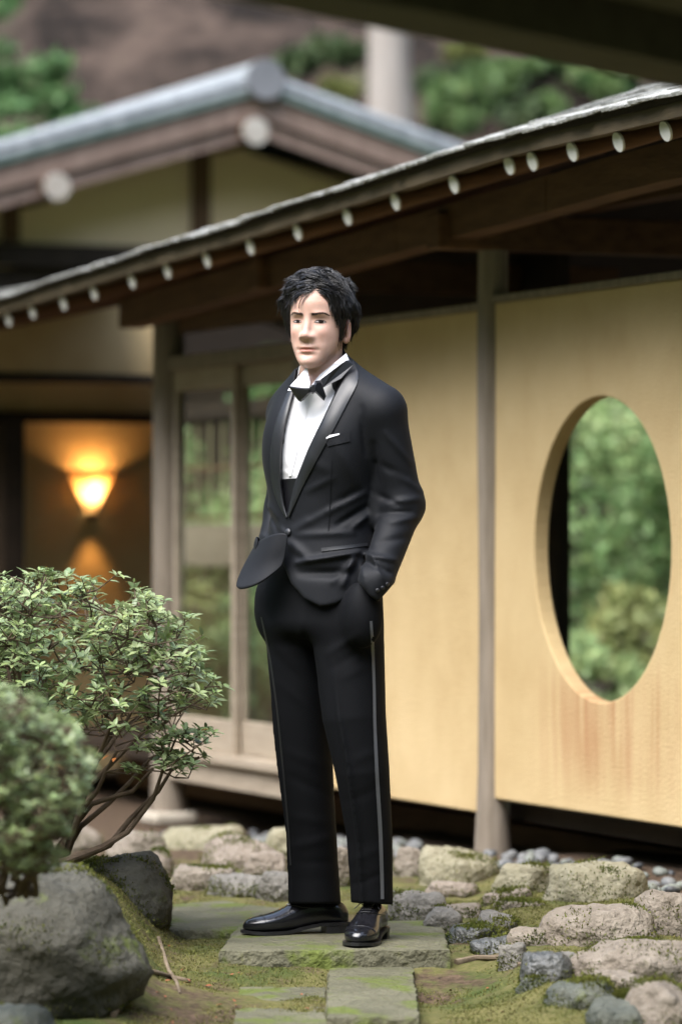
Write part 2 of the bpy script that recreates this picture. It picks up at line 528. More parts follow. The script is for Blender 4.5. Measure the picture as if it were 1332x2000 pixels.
# --- wing with the lamp niche, square to the wall beyond the last post
HV = 5.6
NV = 5.95
def niche_u(x, v): return on_v(x, 900, v)[0]
hz = on_v(150, 748, HV)[1]
MB().box((-1.6, HV, hz+0.045), (0.86, HV+0.08, 2.17)).build('header_wall', 'plaster', pav)
MB().box((-1.6, HV-0.015, hz), (0.87, HV+0.095, hz+0.0445), 0.003).build('lintel', 'wood_dark', pav)
MB().box((-2.6, NV, -0.15), (0.945, NV+0.08, 2.17)).build('niche_wall', 'plaster', pav)
bz = on_v(200, 826, NV-0.07)[1]
MB().box((-2.6, NV-0.075, bz), (0.945, NV-0.002, bz+0.05), 0.003).build('beam', 'wood_dark', pav)
u_l = niche_u(46, 5.72)
MB().box((u_l-0.10, 5.70, -0.15), (u_l, NV-0.08, bz-0.001)).build('side_jamb', 'wood_dark', pav)
MB().box((-2.6, HV+0.1, 2.171), (1.0, NV+0.08, 2.19)).build('ceiling', 'wood_dark', pav)
MB().box((0.951, HV+0.101, -0.1), (1.0, NV+0.08, 2.17)).build('side_wall', 'wood_dark', pav)
MB().box((-2.6, HV-0.3, -0.16), (0.95, NV-0.002, -0.08)).build('step_floor', 'wood_dark', pav)
MB().box((-1.72, HV-0.02, -0.15), (-1.605, HV+0.1, 2.17)).build('post', 'wood_dark', pav)
MB().box((0.875, HV-0.02, -0.15), (0.95, HV+0.1, 2.17)).build('post', 'wood_dark', pav)

# --- lamp in the niche
def emit(name, c, s):
    m = bpy.data.materials.new(name); m.use_nodes = True
    t = m.node_tree; b_ = t.nodes['Principled BSDF']
    b_.inputs['Base Color'].default_value = (*c, 1)
    b_.inputs['Emission Color'].default_value = (*c, 1)
    b_.inputs['Emission Strength'].default_value = s
    MATS[name] = m
emit('lamp_globe', (1.0, 0.80, 0.52), 6)
nmat('lamp_paper', (0.88, 0.72, 0.50), None, 0.7, transl=0.6)
nmat('lamp_metal', (0.10, 0.06, 0.03), None, 0.5, spec=0.5)
lu, lz = on_v(190, 955, NV-0.10)
lamp = empty('wall_lamp', uv2w(lu, NV-0.002, lz), TH)
lamp.scale = (1.0, 1.0, 1.0)
tag(lamp, 'glowing cone shaped wall lamp on the plaster wall of the entrance niche', 'lamp')
def cone_half(r0, r1, z0, z1, n=16, th=0.004):
    V = []; F = []
    for z, r in ((z0, r0), (z1, r1)):
        for k in range(n+1):
            a = math.pi + math.pi*k/n
            V.append((r*math.cos(a), r*math.sin(a)*0.8-0.003, z))
    for k in range(n): F.append((k, k+1, n+2+k, n+1+k))
    return MB().add(V, F)
o = cone_half(0.035, 0.125, -0.10, 0.085).build('lamp_shade', 'lamp_paper', lamp, smooth=True)
sl = o.modifiers.new('thick', 'SOLIDIFY'); sl.thickness = 0.003
bm = bmesh.new(); bmesh.ops.create_uvsphere(bm, u_segments=16, v_segments=10, radius=0.044)
for q in bm.verts: q.co = Vector((q.co.x, q.co.y*0.55-0.026, q.co.z*1.15-0.022))
me = bpy.data.meshes.new('bulb'); bm.to_mesh(me); bm.free()
link('bulb', me, 'lamp_globe', lamp)
for s_ in (-1, 1):
    MB().tube([(s_*0.036, -0.006, -0.105), (s_*0.128, -0.006, 0.09)], 0.006, 8).build('frame_bar', 'lamp_metal', lamp)
MB().tube([(0.128*math.cos(math.pi+math.pi*k/12), 0.128*math.sin(math.pi+math.pi*k/12)*0.8-0.003, 0.088) for k in range(13)], 0.005, 6).build('rim', 'lamp_metal', lamp)
MB().box((-0.03, -0.05, -0.145), (0.03, -0.001, -0.115), 0.004).build('bracket', 'lamp_metal', lamp)
for z_, e_, sp in ((0.07, 0.42, 140), (-0.165, 1.5, 66)):
    ld = bpy.data.lights.new('lamp_light', 'SPOT'); ld.energy = e_; ld.color = (1.0, 0.50, 0.16)
    ld.shadow_soft_size = 0.03; ld.spot_size = R(sp); ld.spot_blend = 0.5
    lo = bpy.data.objects.new('lamp_light', ld); COL.objects.link(lo); lo.parent = lamp
    lo.location = (0, -0.07, z_)
    lo.rotation_euler = (R(180) if z_ > 0 else 0, 0, 0)

# ================================================================== gabled building behind
_w = at(512, 157, 25.0)
gu = (_w.x-OX)*CT + (_w.y-OY)*ST
gv = -(_w.x-OX)*ST + (_w.y-OY)*CT
gz = _w.z
gab = empty('gabled_building', uv2w(gu, gv+0.6, 0), TH)
tag(gab, 'gabled building with grey tiled roof and brown bargeboards behind the pavilion', 'building')
GS = 0.298
OV = -0.6         # gable overhang plane, local v
DEP = 7.0
def slope_z(u): return gz - 0.02 - abs(u)*GS
HALF = 4.2
for s_ in (-1, 1):
    # bargeboards in two stepped boards
    for (d0, d1, vv0, vv1, nm) in ((0.084, 0.245, OV+0.0, OV+0.05, 'bargeboard'), (0.248, 0.36, OV+0.035, OV+0.075, 'bargeboard')):
        a = [(0.0 if d0 < 0.2 else 0.0, -d0), (s_*HALF, -d0-HALF*GS), (s_*HALF, -d1-HALF*GS), (0.0, -d1)]
        if s_ < 0: a = a[::-1]
        MB().prism([(p, gz+q) for p, q in a], 'y', vv0, vv1).build(nm, 'wood_bargeboard', gab)
    # copper edge strip under the tiles
    a = [(0.0, -0.045), (s_*HALF, -0.045-HALF*GS), (s_*HALF, -0.082-HALF*GS), (0.0, -0.082)]
    MB().prism([(p, gz+q) for p, q in a], 'y', OV-0.03, OV+0.04).build('verge_strip', 'copper', gab)
    # roof slope
    a = [(0.0, -0.003), (s_*HALF, -0.003-HALF*GS), (s_*HALF, -0.043-HALF*GS), (0.0, -0.043)]
    rf = MB().prism([(p, gz+q) for p, q in a], 'y', OV-0.04, DEP).build('roof', 'roof_tile', gab)
    # verge roll and tile rolls running down the slope
    for k in range(24):
        vv = OV + 0.03 + k*0.28
        r_ = 0.040 if k == 0 else 0.028
        MB().tube([(s_*0.05, vv, gz+0.03-0.05*GS), (s_*HALF, vv, gz+0.03-HALF*GS)], r_, 10).build('tile_roll', 'roof_tile', rf, smooth=True)
    MB().prism([(s_*0.0, gz-0.36), (s_*3.6, gz-0.36-3.6*GS), (s_*3.6, 2.95), (s_*0.0, 2.95)], 'y', 0.0 + 0.001*s_, 0.12).build('gable_wall', 'plaster_back', gab)
o = MB().tube([(0, OV-0.05, gz+0.0), (0, DEP, gz+0.0)], 0.125, 24).build('ridge', 'roof_tile', gab, smooth=True)
MB().tube([(0, OV-0.075, gz+0.0), (0, OV-0.045, gz+0.0)], 0.132, 24).build('end_disc', 'ridge_tile', o, smooth=True)
for (x, y, nm) in ((497, 257, 'purlin'), (110, 365, 'purlin')):
    pu, pz = on_v(x, y, gv-0.03); pu -= gu
    o = MB().tube([(pu, OV-0.05, pz), (pu, 0.3, pz)], 0.085, 18).build(nm, 'wood_brown', gab, smooth=True)
    MB().tube([(pu, OV-0.062, pz), (pu, OV-0.045, pz)], 0.088, 18).build('end_cap', 'cap_weathered', o, smooth=True)
for x0, x1 in ((378, 412), (8, 40), (-330, -296)):
    ua, _ = on_v(x0, 420, gv+0.56); ub, _ = on_v(x1, 420, gv+0.56); ua -= gu; ub -= gu
    MB().box((ua, -0.045, 2.96), (ub, -0.002, gz-0.36-abs((ua+ub)/2)*GS+0.12)).build('post', 'wood_brown', gab)
MB().box((-3.7, -0.09, 2.80), (3.7, 0.08, 2.948)).build('tie_beam', 'wood_dark', gab)
MB().box((-3.65, 0.0, 0.0), (3.65, 0.14, 2.799)).build('lower_wall', 'wood_dark', gab)
for s_ in (-1, 1):
    MB().box((s_*3.6-0.06, 0.13, 0.0), (s_*3.6+0.06, 6.5, 2.78)).build('side_wall', 'plaster_back', gab)

# ================================================================== roof of the gate the photograph is taken from
fg = empty('gate_roof', (1.31, 8.03, 0), 0)
tag(fg, 'dark timber gate eave with heavy beam above the garden path', 'gate')
nmat('wood_gate', (0.04, 0.036, 0.022), (0.06, 0.054, 0.034), 0.8, 4, (1, 4, 4), 0.2, 20, spec=0.2)
A = at(590, 0, 6.0); B = at(1332, 150, 7.02)
d_ = (B-A); d_.z = 0
_pp = Vector((-d_.y, d_.x, 0)).normalized()
def beam_line(t, dz, dy): return A + d_*t + _pp*dy + Vector((0, 0, dz)) - fg.location
for (dy0, dy1, z0, z1, nm) in ((-0.09, 0.09, 0.0, 0.16, 'eave_beam'), (-0.40, -0.16, 0.07, 0.15, 'eave_board'), (-0.85, -0.42, 0.03, 0.12, 'eave_board')):
    V = []
    for t in (-1.4, 2.6):
        for dy, dz in ((dy0, z0), (dy1, z0), (dy1, z1), (dy0, z1)): V.append(beam_line(t, dz, dy))
    MB().add(V, [(0,1,2,3), (7,6,5,4), (0,4,5,1), (1,5,6,2), (2,6,7,3), (3,7,4,0)]).build(nm, 'wood_gate', fg)
V = []
for t in (-1.4, 2.6):
    for dy, dz in ((-1.0, 0.17), (0.16, 0.17), (0.16, 0.21), (-1.0, 0.21)): V.append(beam_line(t, dz, dy))
MB().add(V, [(0,1,2,3), (7,6,5,4), (0,4,5,1), (1,5,6,2), (2,6,7,3), (3,7,4,0)]).build('roof', 'wood_gate', fg)
MB().tube([(0, 0, -0.05), (0, 0, 1.912)], 0.075, 16).build('post', 'wood_gate', fg, smooth=True)

pl = bpy.data.lights.new('bulb_light', 'POINT'); pl.energy = 0.8; pl.color = (1.0, 0.55, 0.2); pl.shadow_soft_size = 0.02
plo = bpy.data.objects.new('bulb_light', pl); COL.objects.link(plo); plo.parent = lamp; plo.location = (0, -0.045, 0.03)
# ================================================================== ground
def vnoise(x, y, seed=0):
    xi = np.floor(x).astype(np.int64); yi = np.floor(y).astype(np.int64)
    xf = x-xi; yf = y-yi
    def h(a, b):
        n = (a*374761393 + b*668265263 + seed*974711) & 0x7fffffff
        n = ((n ^ (n >> 13))*1274126177) & 0x7fffffff
        return ((n ^ (n >> 16)) & 0xffff)/65535.0
    u = xf*xf*(3-2*xf); v = yf*yf*(3-2*yf)
    return (h(xi, yi)*(1-u)+h(xi+1, yi)*u)*(1-v) + (h(xi, yi+1)*(1-u)+h(xi+1, yi+1)*u)*v
def fbm(x, y, sc, oct=4, seed=0):
    r = 0; a = 0.5
    for i in range(oct):
        r = r + a*(vnoise(x*sc+17.3*i, y*sc+5.1*i, seed+i)-0.5); a *= 0.5; sc *= 2.03
    return r
def sstep(a, b, x):
    t = np.clip((x-a)/(b-a), 0, 1); return t*t*(3-2*t)
def ground_h(x, y):
    x = np.asarray(x, dtype=float); y = np.asarray(y, dtype=float)
    z = -0.030 + 0*x
    z = z - 0.045*sstep(10.1, 9.6, y)*sstep(-0.55, -0.15, x)*sstep(0.55, 0.25, x)
    z = z - 0.03*sstep(9.6, 8.6, y)
    z = z - 0.085*sstep(13.2, 15.5, y)*sstep(0.4, -0.2, x)
    z = z + 0.02*sstep(0.5, 1.0, x)*sstep(9.6, 10.6, y)
    z = z + 0.03*sstep(0.36, 0.52, x)*sstep(8.8, 9.3, y)*sstep(13.4, 12.6, y)
    z = z + 0.024*np.maximum(sstep(0.20, 0.34, x)*sstep(9.9, 10.4, y), sstep(11.3, 11.7, y))*sstep(13.4, 12.6, y)
    # low planted bank on the left
    z = z + 0.20*sstep(-0.42, -0.66, x)*sstep(8.9, 9.5, y)*sstep(11.6, 10.7, y)
    # hollow beside the small paving slab
    z = z - 0.03*np.exp(-(((x-0.24)/0.10)**2 + ((y-9.55)/0.14)**2))
    # wall line: gutter under the eave
    u = (x-OX)*CT + (y-OY)*ST
    z = z - 0.02*sstep(-0.42, -0.30, u)*sstep(20, 18, y)
    # unseen valley sides, added left, right and behind the camera to block low sky light
    z = z + 0.72*np.maximum(0, -x-6.5-0.05*y) + 0.72*np.maximum(0, -y-3.0) + 0.8*np.maximum(0, x-9.0)
    # hillside far behind
    z = z + 0.80*np.maximum(0, y-28.5 + 0.16*x)*sstep(28.0, 30.0, y)
    return z
def ground_bumps(x, y):
    m = sstep(18, 15, y)
    return (0.035*fbm(x, y, 3.0, 3, 4) + 0.018*fbm(x, y, 13, 3, 9) + 0.006*fbm(x, y, 55, 2, 2))*m

def ground_mat():
    m = bpy.data.materials.new('mossy_ground'); m.use_nodes = True
    t = m.node_tree; N, L = t.nodes, t.links
    b_ = N['Principled BSDF']; b_.inputs['Roughness'].default_value = 0.95; b_.inputs['Specular IOR Level'].default_value = 0.15
    tc = N.new('ShaderNodeTexCoord')
    def noise(s, d=5, r=0.6):
        n = N.new('ShaderNodeTexNoise'); n.inputs['Scale'].default_value = s; n.inputs['Detail'].default_value = d; n.inputs['Roughness'].default_value = r
        L.new(tc.outputs['Object'], n.inputs['Vector']); return n.outputs['Fac']
    def mr(s, a, c):
        r = N.new('ShaderNodeMapRange'); r.inputs['From Min'].default_value = a; r.inputs['From Max'].default_value = c
        L.new(s, r.inputs['Value']); return r.outputs[0]
    def mix(f, a, c):
        x = N.new('ShaderNodeMix'); x.data_type = 'RGBA'; L.new(f, x.inputs['Factor'])
        for nm, q in (('A', a), ('B', c)):
            if isinstance(q, tuple): x.inputs[nm].default_value = (*q, 1)
            else: L.new(q, x.inputs[nm])
        return x.outputs['Result']
    moss = mix(mr(noise(4.5), 0.38, 0.62), (0.062, 0.074, 0.018), (0.135, 0.128, 0.042))
    moss = mix(mr(noise(60, 4), 0.35, 0.75), moss, (0.165, 0.145, 0.062))
    moss = mix(mr(noise(2.1, 3), 0.53, 0.72), moss, (0.04, 0.075, 0.016))
    soil = mix(mr(noise(45), 0.3, 0.7), (0.035, 0.022, 0.014), (0.15, 0.105, 0.07))
    at_ = N.new('ShaderNodeAttribute'); at_.attribute_name = 'soil'
    sw = N.new('ShaderNodeMath'); sw.operation = 'ADD'
    L.new(at_.outputs['Fac'], sw.inputs[0])
    q = N.new('ShaderNodeMath'); q.operation = 'MULTIPLY_ADD'; L.new(noise(8, 8, 0.7), q.inputs[0]); q.inputs[1].default_value = 2.4; q.inputs[2].default_value = -1.2
    L.new(q.outputs[0], sw.inputs[1])
    near = mix(mr(sw.outputs[0], 0.28, 0.62), moss, soil)
    litter = mix(mr(noise(1.1, 8, 0.75), 0.41, 0.60), (0.011, 0.008, 0.006), (0.070, 0.050, 0.039))
    litter = mix(mr(noise(0.55, 6, 0.7), 0.56, 0.66), litter, (0.045, 0.065, 0.025))
    sx = N.new('ShaderNodeSeparateXYZ'); L.new(tc.outputs['Object'], sx.inputs[0])
    col = mix(mr(sx.outputs['Y'], 17, 22), near, litter)
    green = mix(mr(noise(0.9, 8, 0.7), 0.35, 0.65), (0.022, 0.034, 0.016), (0.06, 0.085, 0.04))
    col = mix(mr(sx.outputs['X'], -3.0, -4.5), col, green)
    col = mix(mr(sx.outputs['X'], 7.0, 9.0), col, green)
    col = mix(mr(sx.outputs['Y'], 6.0, 2.0), col, green)
    L.new(col, b_.inputs['Base Color'])
    bp = N.new('ShaderNodeBump'); bp.inputs['Strength'].default_value = 0.9; bp.inputs['Distance'].default_value = 0.012
    L.new(noise(180, 4, 0.7), bp.inputs['Height']); L.new(bp.outputs[0], b_.inputs['Normal'])
    MATS['mossy_ground'] = m
ground_mat()

def soil_amount(x, y):
    s = 0.25 + 0*x
    s = s + 0.4*np.exp(-(((x-0.25)/0.09)**2 + ((y-9.62)/0.18)**2))
    s = s + 0.35*np.exp(-(((x+0.36)/0.12)**2 + ((y-9.25)/0.5)**2))
    s = s + 0.5*sstep(12.0, 13.0, y) - 0.28*sstep(0.1, 0.35, x)*sstep(9.9, 8.9, y) - 0.15*sstep(0.3, 0.6, x)
    u = (x-OX)*CT + (y-OY)*ST
    s = s + 1.0*sstep(-0.5, -0.3, u)
    return s
def grid_axis(segs):
    out = []
    for a, c, st in segs:
        out += list(np.arange(a, c-1e-6, st))
    out.append(segs[-1][1]); return np.array(out)
gx = grid_axis([(-40, -6, 2), (-6, -1.3, 0.2), (-1.3, 1.6, 0.016), (1.6, 6, 0.2), (6, 40, 2)])
gy = grid_axis([(-40, -12, 4), (-12, 7.6, 0.7), (7.6, 8.4, 0.08), (8.4, 11.6, 0.016), (11.6, 16, 0.05), (16, 28, 0.5), (28, 60, 0.8), (60, 110, 5)])
GX, GY = np.meshgrid(gx, gy, indexing='ij')
GZ = ground_h(GX, GY) + ground_bumps(GX, GY)
GZ += np.where(GY > 27, 0.5*fbm(GX, GY, 0.5, 4, 33)*sstep(28, 31, GY), 0)
nx_, ny_ = GX.shape
idx = np.arange(nx_*ny_).reshape(nx_, ny_)
Fg = np.stack([idx[:-1, :-1], idx[1:, :-1], idx[1:, 1:], idx[:-1, 1:]], -1).reshape(-1, 4)
me = fast_mesh('ground', np.stack([GX, GY, GZ], -1), Fg)
a_ = me.attributes.new('soil', 'FLOAT', 'POINT')
a_.data.foreach_set('value', np.clip(soil_amount(GX, GY), 0, 1.2).astype(np.float32).ravel())
tag(link('ground', me, 'mossy_ground'), kind='structure')
def gz_at(x, y): return float(ground_h(x, y) + ground_bumps(np.asarray(x, float), np.asarray(y, float)))

# ------------------------------------------------------------------ stones
def rock_mat(name, c1, c2, c3, moss, rough=0.85, spec=0.25, scale=9):
    m = nmat(name, c1, c2, rough, scale, bump=0.5 if name == 'boulder' else 0.75, bscale=38, spec=spec, bdist=0.03, detail=10, contrast=(0.36, 0.64))
    t = m.node_tree; N, L = t.nodes, t.links
    b_ = N['Principled BSDF']; src = b_.inputs['Base Color'].links[0].from_socket
    tc = N.new('ShaderNodeTexCoord')
    n2 = N.new('ShaderNodeTexNoise'); n2.inputs['Scale'].default_value = 24; n2.inputs['Detail'].default_value = 8; n2.inputs['Roughness'].default_value = 0.72
    L.new(tc.outputs['Object'], n2.inputs['Vector'])
    r2 = N.new('ShaderNodeMapRange'); r2.inputs['From Min'].default_value = 0.56; r2.inputs['From Max'].default_value = 0.72
    L.new(n2.outputs['Fac'], r2.inputs['Value'])
    x1 = N.new('ShaderNodeMix'); x1.data_type = 'RGBA'; L.new(r2.outputs[0], x1.inputs['Factor']); L.new(src, x1.inputs['A']); x1.inputs['B'].default_value = (*c3, 1)
    n3 = N.new('ShaderNodeTexNoise'); n3.inputs['Scale'].default_value = 5.5; n3.inputs['Detail'].default_value = 9; n3.inputs['Roughness'].default_value = 0.65
    L.new(tc.outputs['Object'], n3.inputs['Vector'])
    r3 = N.new('ShaderNodeMapRange'); r3.inputs['From Min'].default_value = 0.66-moss; r3.inputs['From Max'].default_value = 0.76-moss
    L.new(n3.outputs['Fac'], r3.inputs['Value'])
    x2 = N.new('ShaderNodeMix'); x2.data_type = 'RGBA'; L.new(r3.outputs[0], x2.inputs['Factor']); L.new(x1.outputs['Result'], x2.inputs['A']); x2.inputs['B'].default_value = (0.085, 0.105, 0.022, 1)
    L.new(x2.outputs['Result'], b_.inputs['Base Color'])
rock_mat('rock_pale', (0.1421, 0.1184, 0.0921), (0.2105, 0.1816, 0.1447), (0.0895, 0.0737, 0.0553), 0.02)
rock_mat('rock_pink', (0.1620, 0.1336, 0.1053), (0.2308, 0.1944, 0.1580), (0.1047, 0.0798, 0.0606), 0.0)
rock_mat('rock_sand', (0.1831, 0.1670, 0.1077), (0.2316, 0.2128, 0.1481), (0.1454, 0.1211, 0.0754), 0.02)
rock_mat('rock_grey', (0.1040, 0.0979, 0.0857), (0.1775, 0.1652, 0.1438), (0.0612, 0.0581, 0.0520), 0.03)
rock_mat('rock_dark', (0.0374, 0.0408, 0.0394), (0.0850, 0.0850, 0.0782), (0.1088, 0.1054, 0.0952), 0.0, rough=0.4, spec=0.5)
rock_mat('rock_mossdark', (0.0510, 0.0578, 0.0476), (0.1020, 0.1054, 0.0850), (0.0272, 0.0306, 0.0238), 0.06)
rock_mat('boulder', (0.0383, 0.0368, 0.0278), (0.0831, 0.0786, 0.0608), (0.0202, 0.0202, 0.0152), 0.05, scale=4.5)
rock_mat('slab_stone', (0.0765, 0.0734, 0.0459), (0.1224, 0.1163, 0.0765), (0.0857, 0.0857, 0.0306), 0.15, scale=6)

def rock_mesh(seed, sx, sy, sz, flat=0.0, sub=4, rough=0.05, nplane=16, tight=0.78):
    r = np.random.RandomState(seed)
    bm = bmesh.new(); bmesh.ops.create_icosphere(bm, subdivisions=sub, radius=1.0)
    P = np.array([q.co[:] for q in bm.verts])
    F = [[q.index for q in f.verts] for f in bm.faces]; bm.free()
    nrm = r.normal(size=(nplane, 3)); nrm /= np.linalg.norm(nrm, axis=1)[:, None]
    nrm[0] = (r.uniform(-.12, .12), r.uniform(-.12, .12), 1); nrm[0] /= np.linalg.norm(nrm[0])
    off = r.uniform(tight-0.12, tight+0.16, nplane); off[0] = 1.0 - flat
    d = P @ nrm.T
    lim = np.where(d > 1e-3, off[None]/np.maximum(d, 1e-3), 9)
    rad = -np.log(np.exp(-26*np.minimum(lim, 3)).sum(1) + np.exp(-26*1.05))/26
    Q = P*rad[:, None]
    s = r.uniform(0, 50, 3)
    n = fbm(Q[:, 0]+s[0]+Q[:, 2]*1.7, Q[:, 1]+s[1]-Q[:, 2]*1.3, 2.2, 4, seed)
    n2 = fbm(Q[:, 0]*1.0+s[2]+Q[:, 2]*4, Q[:, 1]-Q[:, 2]*3, 7, 3, seed+5)
    n3 = fbm(Q[:, 0]*1.3+s[1]+Q[:, 2]*2, Q[:, 1]+s[0]+Q[:, 2]*2.5, 17, 3, seed+9)
    lay = 0.6*np.sin((Q[:, 2]+0.25*n+0.3*Q[:, 0]*nrm[1][0])*13+s[2])
    Q = Q*(1 + rough*4.4*n + rough*2.6*n2 + rough*1.1*n3 + rough*0.22*lay)[:, None]
    Q = Q*np.array([sx, sy, sz])
    return fast_mesh('rock', Q, np.array(F))

def rock(x0, x1, yt, yb, mat, label, seed, depth=None, flat=0.25, group=None, name='garden_rock', sub=4, tight=0.8, rz=None, drop=0.42, rough=0.05, zb=None, big=False):
    """stone whose foot stands on the ground at image row yb"""
    zg = -0.03 if zb is None else zb
    Y = (CAMZ - zg)*7500/(yb-1035)
    if zb is None:
        for _ in range(6):
            zg = 0.5*zg+0.5*float(ground_h(((x0+x1)/2-666)/7500*Y, Y)); Y = (CAMZ - zg)*7500/(yb-1035)
    sx = (x1-x0)/7500*Y/2*(1.12 if big else 1.04)
    hgt = (yb-yt)/7500*Y
    dep = depth if depth else sx*0.85
    Yc = Y + dep*0.75
    X = ((x0+x1)/2-666)/7500*Yc
    zt = CAMZ - (yt-1035)/7500*(Yc)
    g = zg if big else gz_at(X, Yc)
    hh = max(0.045, zt-g)
    sz = hh/(1-flat)*0.92 if not big else hh/(2-flat)*1.32
    me = rock_mesh(seed, sx, dep, sz, flat, sub, tight=tight, rough=rough)
    co = np.empty(len(me.vertices)*3, dtype=np.float32); me.vertices.foreach_get('co', co); co = co.reshape(-1, 3)
    zmax = co[:, 2].max()
    o = link(name, me, mat, None, (X, Yc, zt - zmax))
    o.rotation_euler = (0, 0, rz if rz is not None else random.uniform(-0.25, 0.25))
    tag(o, label, 'rock', group)
    return o
ROCKS = [
 (150,324,1664,1862,'boulder','dark layered boulder with moss cap behind the big round boulder',11,0.20,0.15,0.9),
 (-190,278,1688,1992,'boulder','large round mossy grey boulder below the azalea bush',23,0.27,0.12,0.95),
 (-120,112,1955,2060,'rock_mossdark','low dark mossy stone at the foot of the large round boulder',31,0.15,0.3,0.85),
 (205,330,1622,1692,'rock_pale','pale rounded stone below the stone footed entrance post',41,None,0.2,0.85),
 (318,482,1610,1664,'rock_sand','long sandy stone lying in front of the door sill',42,None,0.35,0.8),
 (392,548,1630,1700,'rock_pink','pinkish pale stone with a rounded top among the rubble',43,None,0.2,0.8),
 (515,610,1612,1690,'rock_sand','upright sandy stone beside the trouser leg',44,None,0.2,0.8),
 (476,575,1662,1722,'rock_pink','small slanting pinkish stone behind the pointed shoe',45,None,0.3,0.75),
 (322,474,1690,1742,'rock_pale','flat pale stone edging the rear paving slab',46,None,0.5,0.75),
 (405,520,1706,1756,'rock_grey','flat grey stone next to the rear paving slab',47,None,0.45,0.75),
 (496,590,1700,1764,'rock_grey','cracked grey stone behind the black shoe toe',48,None,0.35,0.75),
 (596,690,1648,1740,'rock_pale','pale stone seen between the trouser legs',49,None,0.25,0.8),
 (255,340,1655,1712,'rock_pink','small pale pink stone near the layered boulder',50,None,0.3,0.8),
 (560,650,1745,1795,'rock_grey','low grey stone behind the shoe heel',51,None,0.45,0.8),
 (762,836,1652,1716,'rock_pale','tapered pale stone at the end of the kerb row',52,None,0.25,0.75),
 (820,972,1652,1730,'rock_sand','pale greenish block shaped kerb stone beside the log post',53,0.10,0.45,0.85),
 (955,1082,1684,1748,'rock_sand','sandy kerb stone in front of the log post foot',54,0.10,0.35,0.8),
 (1058,1268,1684,1765,'rock_sand','long wedge shaped sandy kerb stone beside the pebbles',55,0.11,0.5,0.8),
 (1226,1400,1733,1825,'rock_pale','broad pale kerb stone under the stained wall',56,0.14,0.4,0.8),
 (826,932,1717,1752,'rock_pink','low pinkish stone set in moss behind the shoe',57,None,0.5,0.8),
 (942,1038,1733,1763,'rock_pink','small flat pink stone sunk in the moss',58,None,0.5,0.8),
 (952,1066,1756,1778,'rock_pale','thin sliver of pale stone sunk in moss',59,None,0.6,0.8),
 (748,884,1740,1812,'rock_grey','grey broken stone with a dirt face beside the shoe heel',60,0.09,0.4,0.75),
 (818,912,1770,1822,'rock_grey','jagged grey stone with a dark split',61,None,0.35,0.72),
 (868,954,1764,1800,'rock_pale','flat topped pale grey stone in the rubble row',62,None,0.5,0.75),
 (932,1018,1778,1822,'rock_grey','squarish grey stone with a flat top in the rubble row',63,None,0.45,0.75),
 (866,986,1804,1840,'rock_dark','dark wet stone lying flat in the rubble row',64,None,0.5,0.75),
 (908,1016,1826,1860,'rock_dark','thin dark slate stone leaning in the rubble row',65,None,0.5,0.7),
 (988,1076,1810,1850,'rock_pale','pale flat stone next to the dark wet stone',66,None,0.5,0.75),
 (963,1034,1838,1888,'rock_grey','small blunt grey stone beside the yellow moss',67,None,0.3,0.75),
 (1053,1278,1765,1848,'rock_pale','large smooth humped pale stone rising from moss',68,0.13,0.2,0.9),
 (1002,1118,1856,1924,'rock_dark','dark bluish stone with a rounded face beside the pale hump',69,None,0.3,0.8),
 (1068,1138,1858,1904,'rock_grey','little grey stone wedged behind the dark bluish stone',70,None,0.35,0.75),
 (1118,1372,1832,1922,'rock_pale','long arched pale stone overgrown with moss',71,0.12,0.3,0.9),
 (1068,1196,1910,1968,'rock_mossdark','dark mossy stone with a flat top in the edging',72,None,0.4,0.8),
 (1138,1262,1894,1950,'rock_pale','pale stone between the arched stone and the dark mossy stone',73,None,0.3,0.8),
 (1148,1272,1950,2020,'rock_mossdark','flat dark slate coloured stone at the end of the edging',74,None,0.55,0.8),
 (1198,1370,1912,2020,'rock_pale','bulky pale stone with a moss tuft at its foot',75,0.12,0.25,0.85),
 (1252,1330,1868,1896,'rock_pink','small pinkish stone peeping out of moss behind the arched stone',76,None,0.4,0.8),
 (1010,1075,1905,1935,'rock_mossdark','small mossy stone on the path side of the edging',77,None,0.4,0.8),
]
for (x0, x1, yt, yb, mt, lb, sd_, dp, fl, tg) in ROCKS:
    big = sd_ in (11, 23)
    rock(x0, x1, yt, yb, mt, lb, sd_, dp, fl, tight=tg, sub=5 if big else 4, rough=0.055 if not big else 0.03, zb=-0.05 if big else None, big=big)
# extra kerb rubble out of view of the man's legs
for i, (x0, x1, yt, yb, mt) in enumerate([(60,210,1608,1665,'rock_pale'),(-60,70,1610,1668,'rock_sand'),(690,770,1640,1690,'rock_pale')]):
    rock(x0, x1, yt, yb, mt, ['pale stone half hidden behind the azalea stems','sandy stone deep in the shade of the azalea','pale stone behind the striped trouser leg'][i], 90+i)

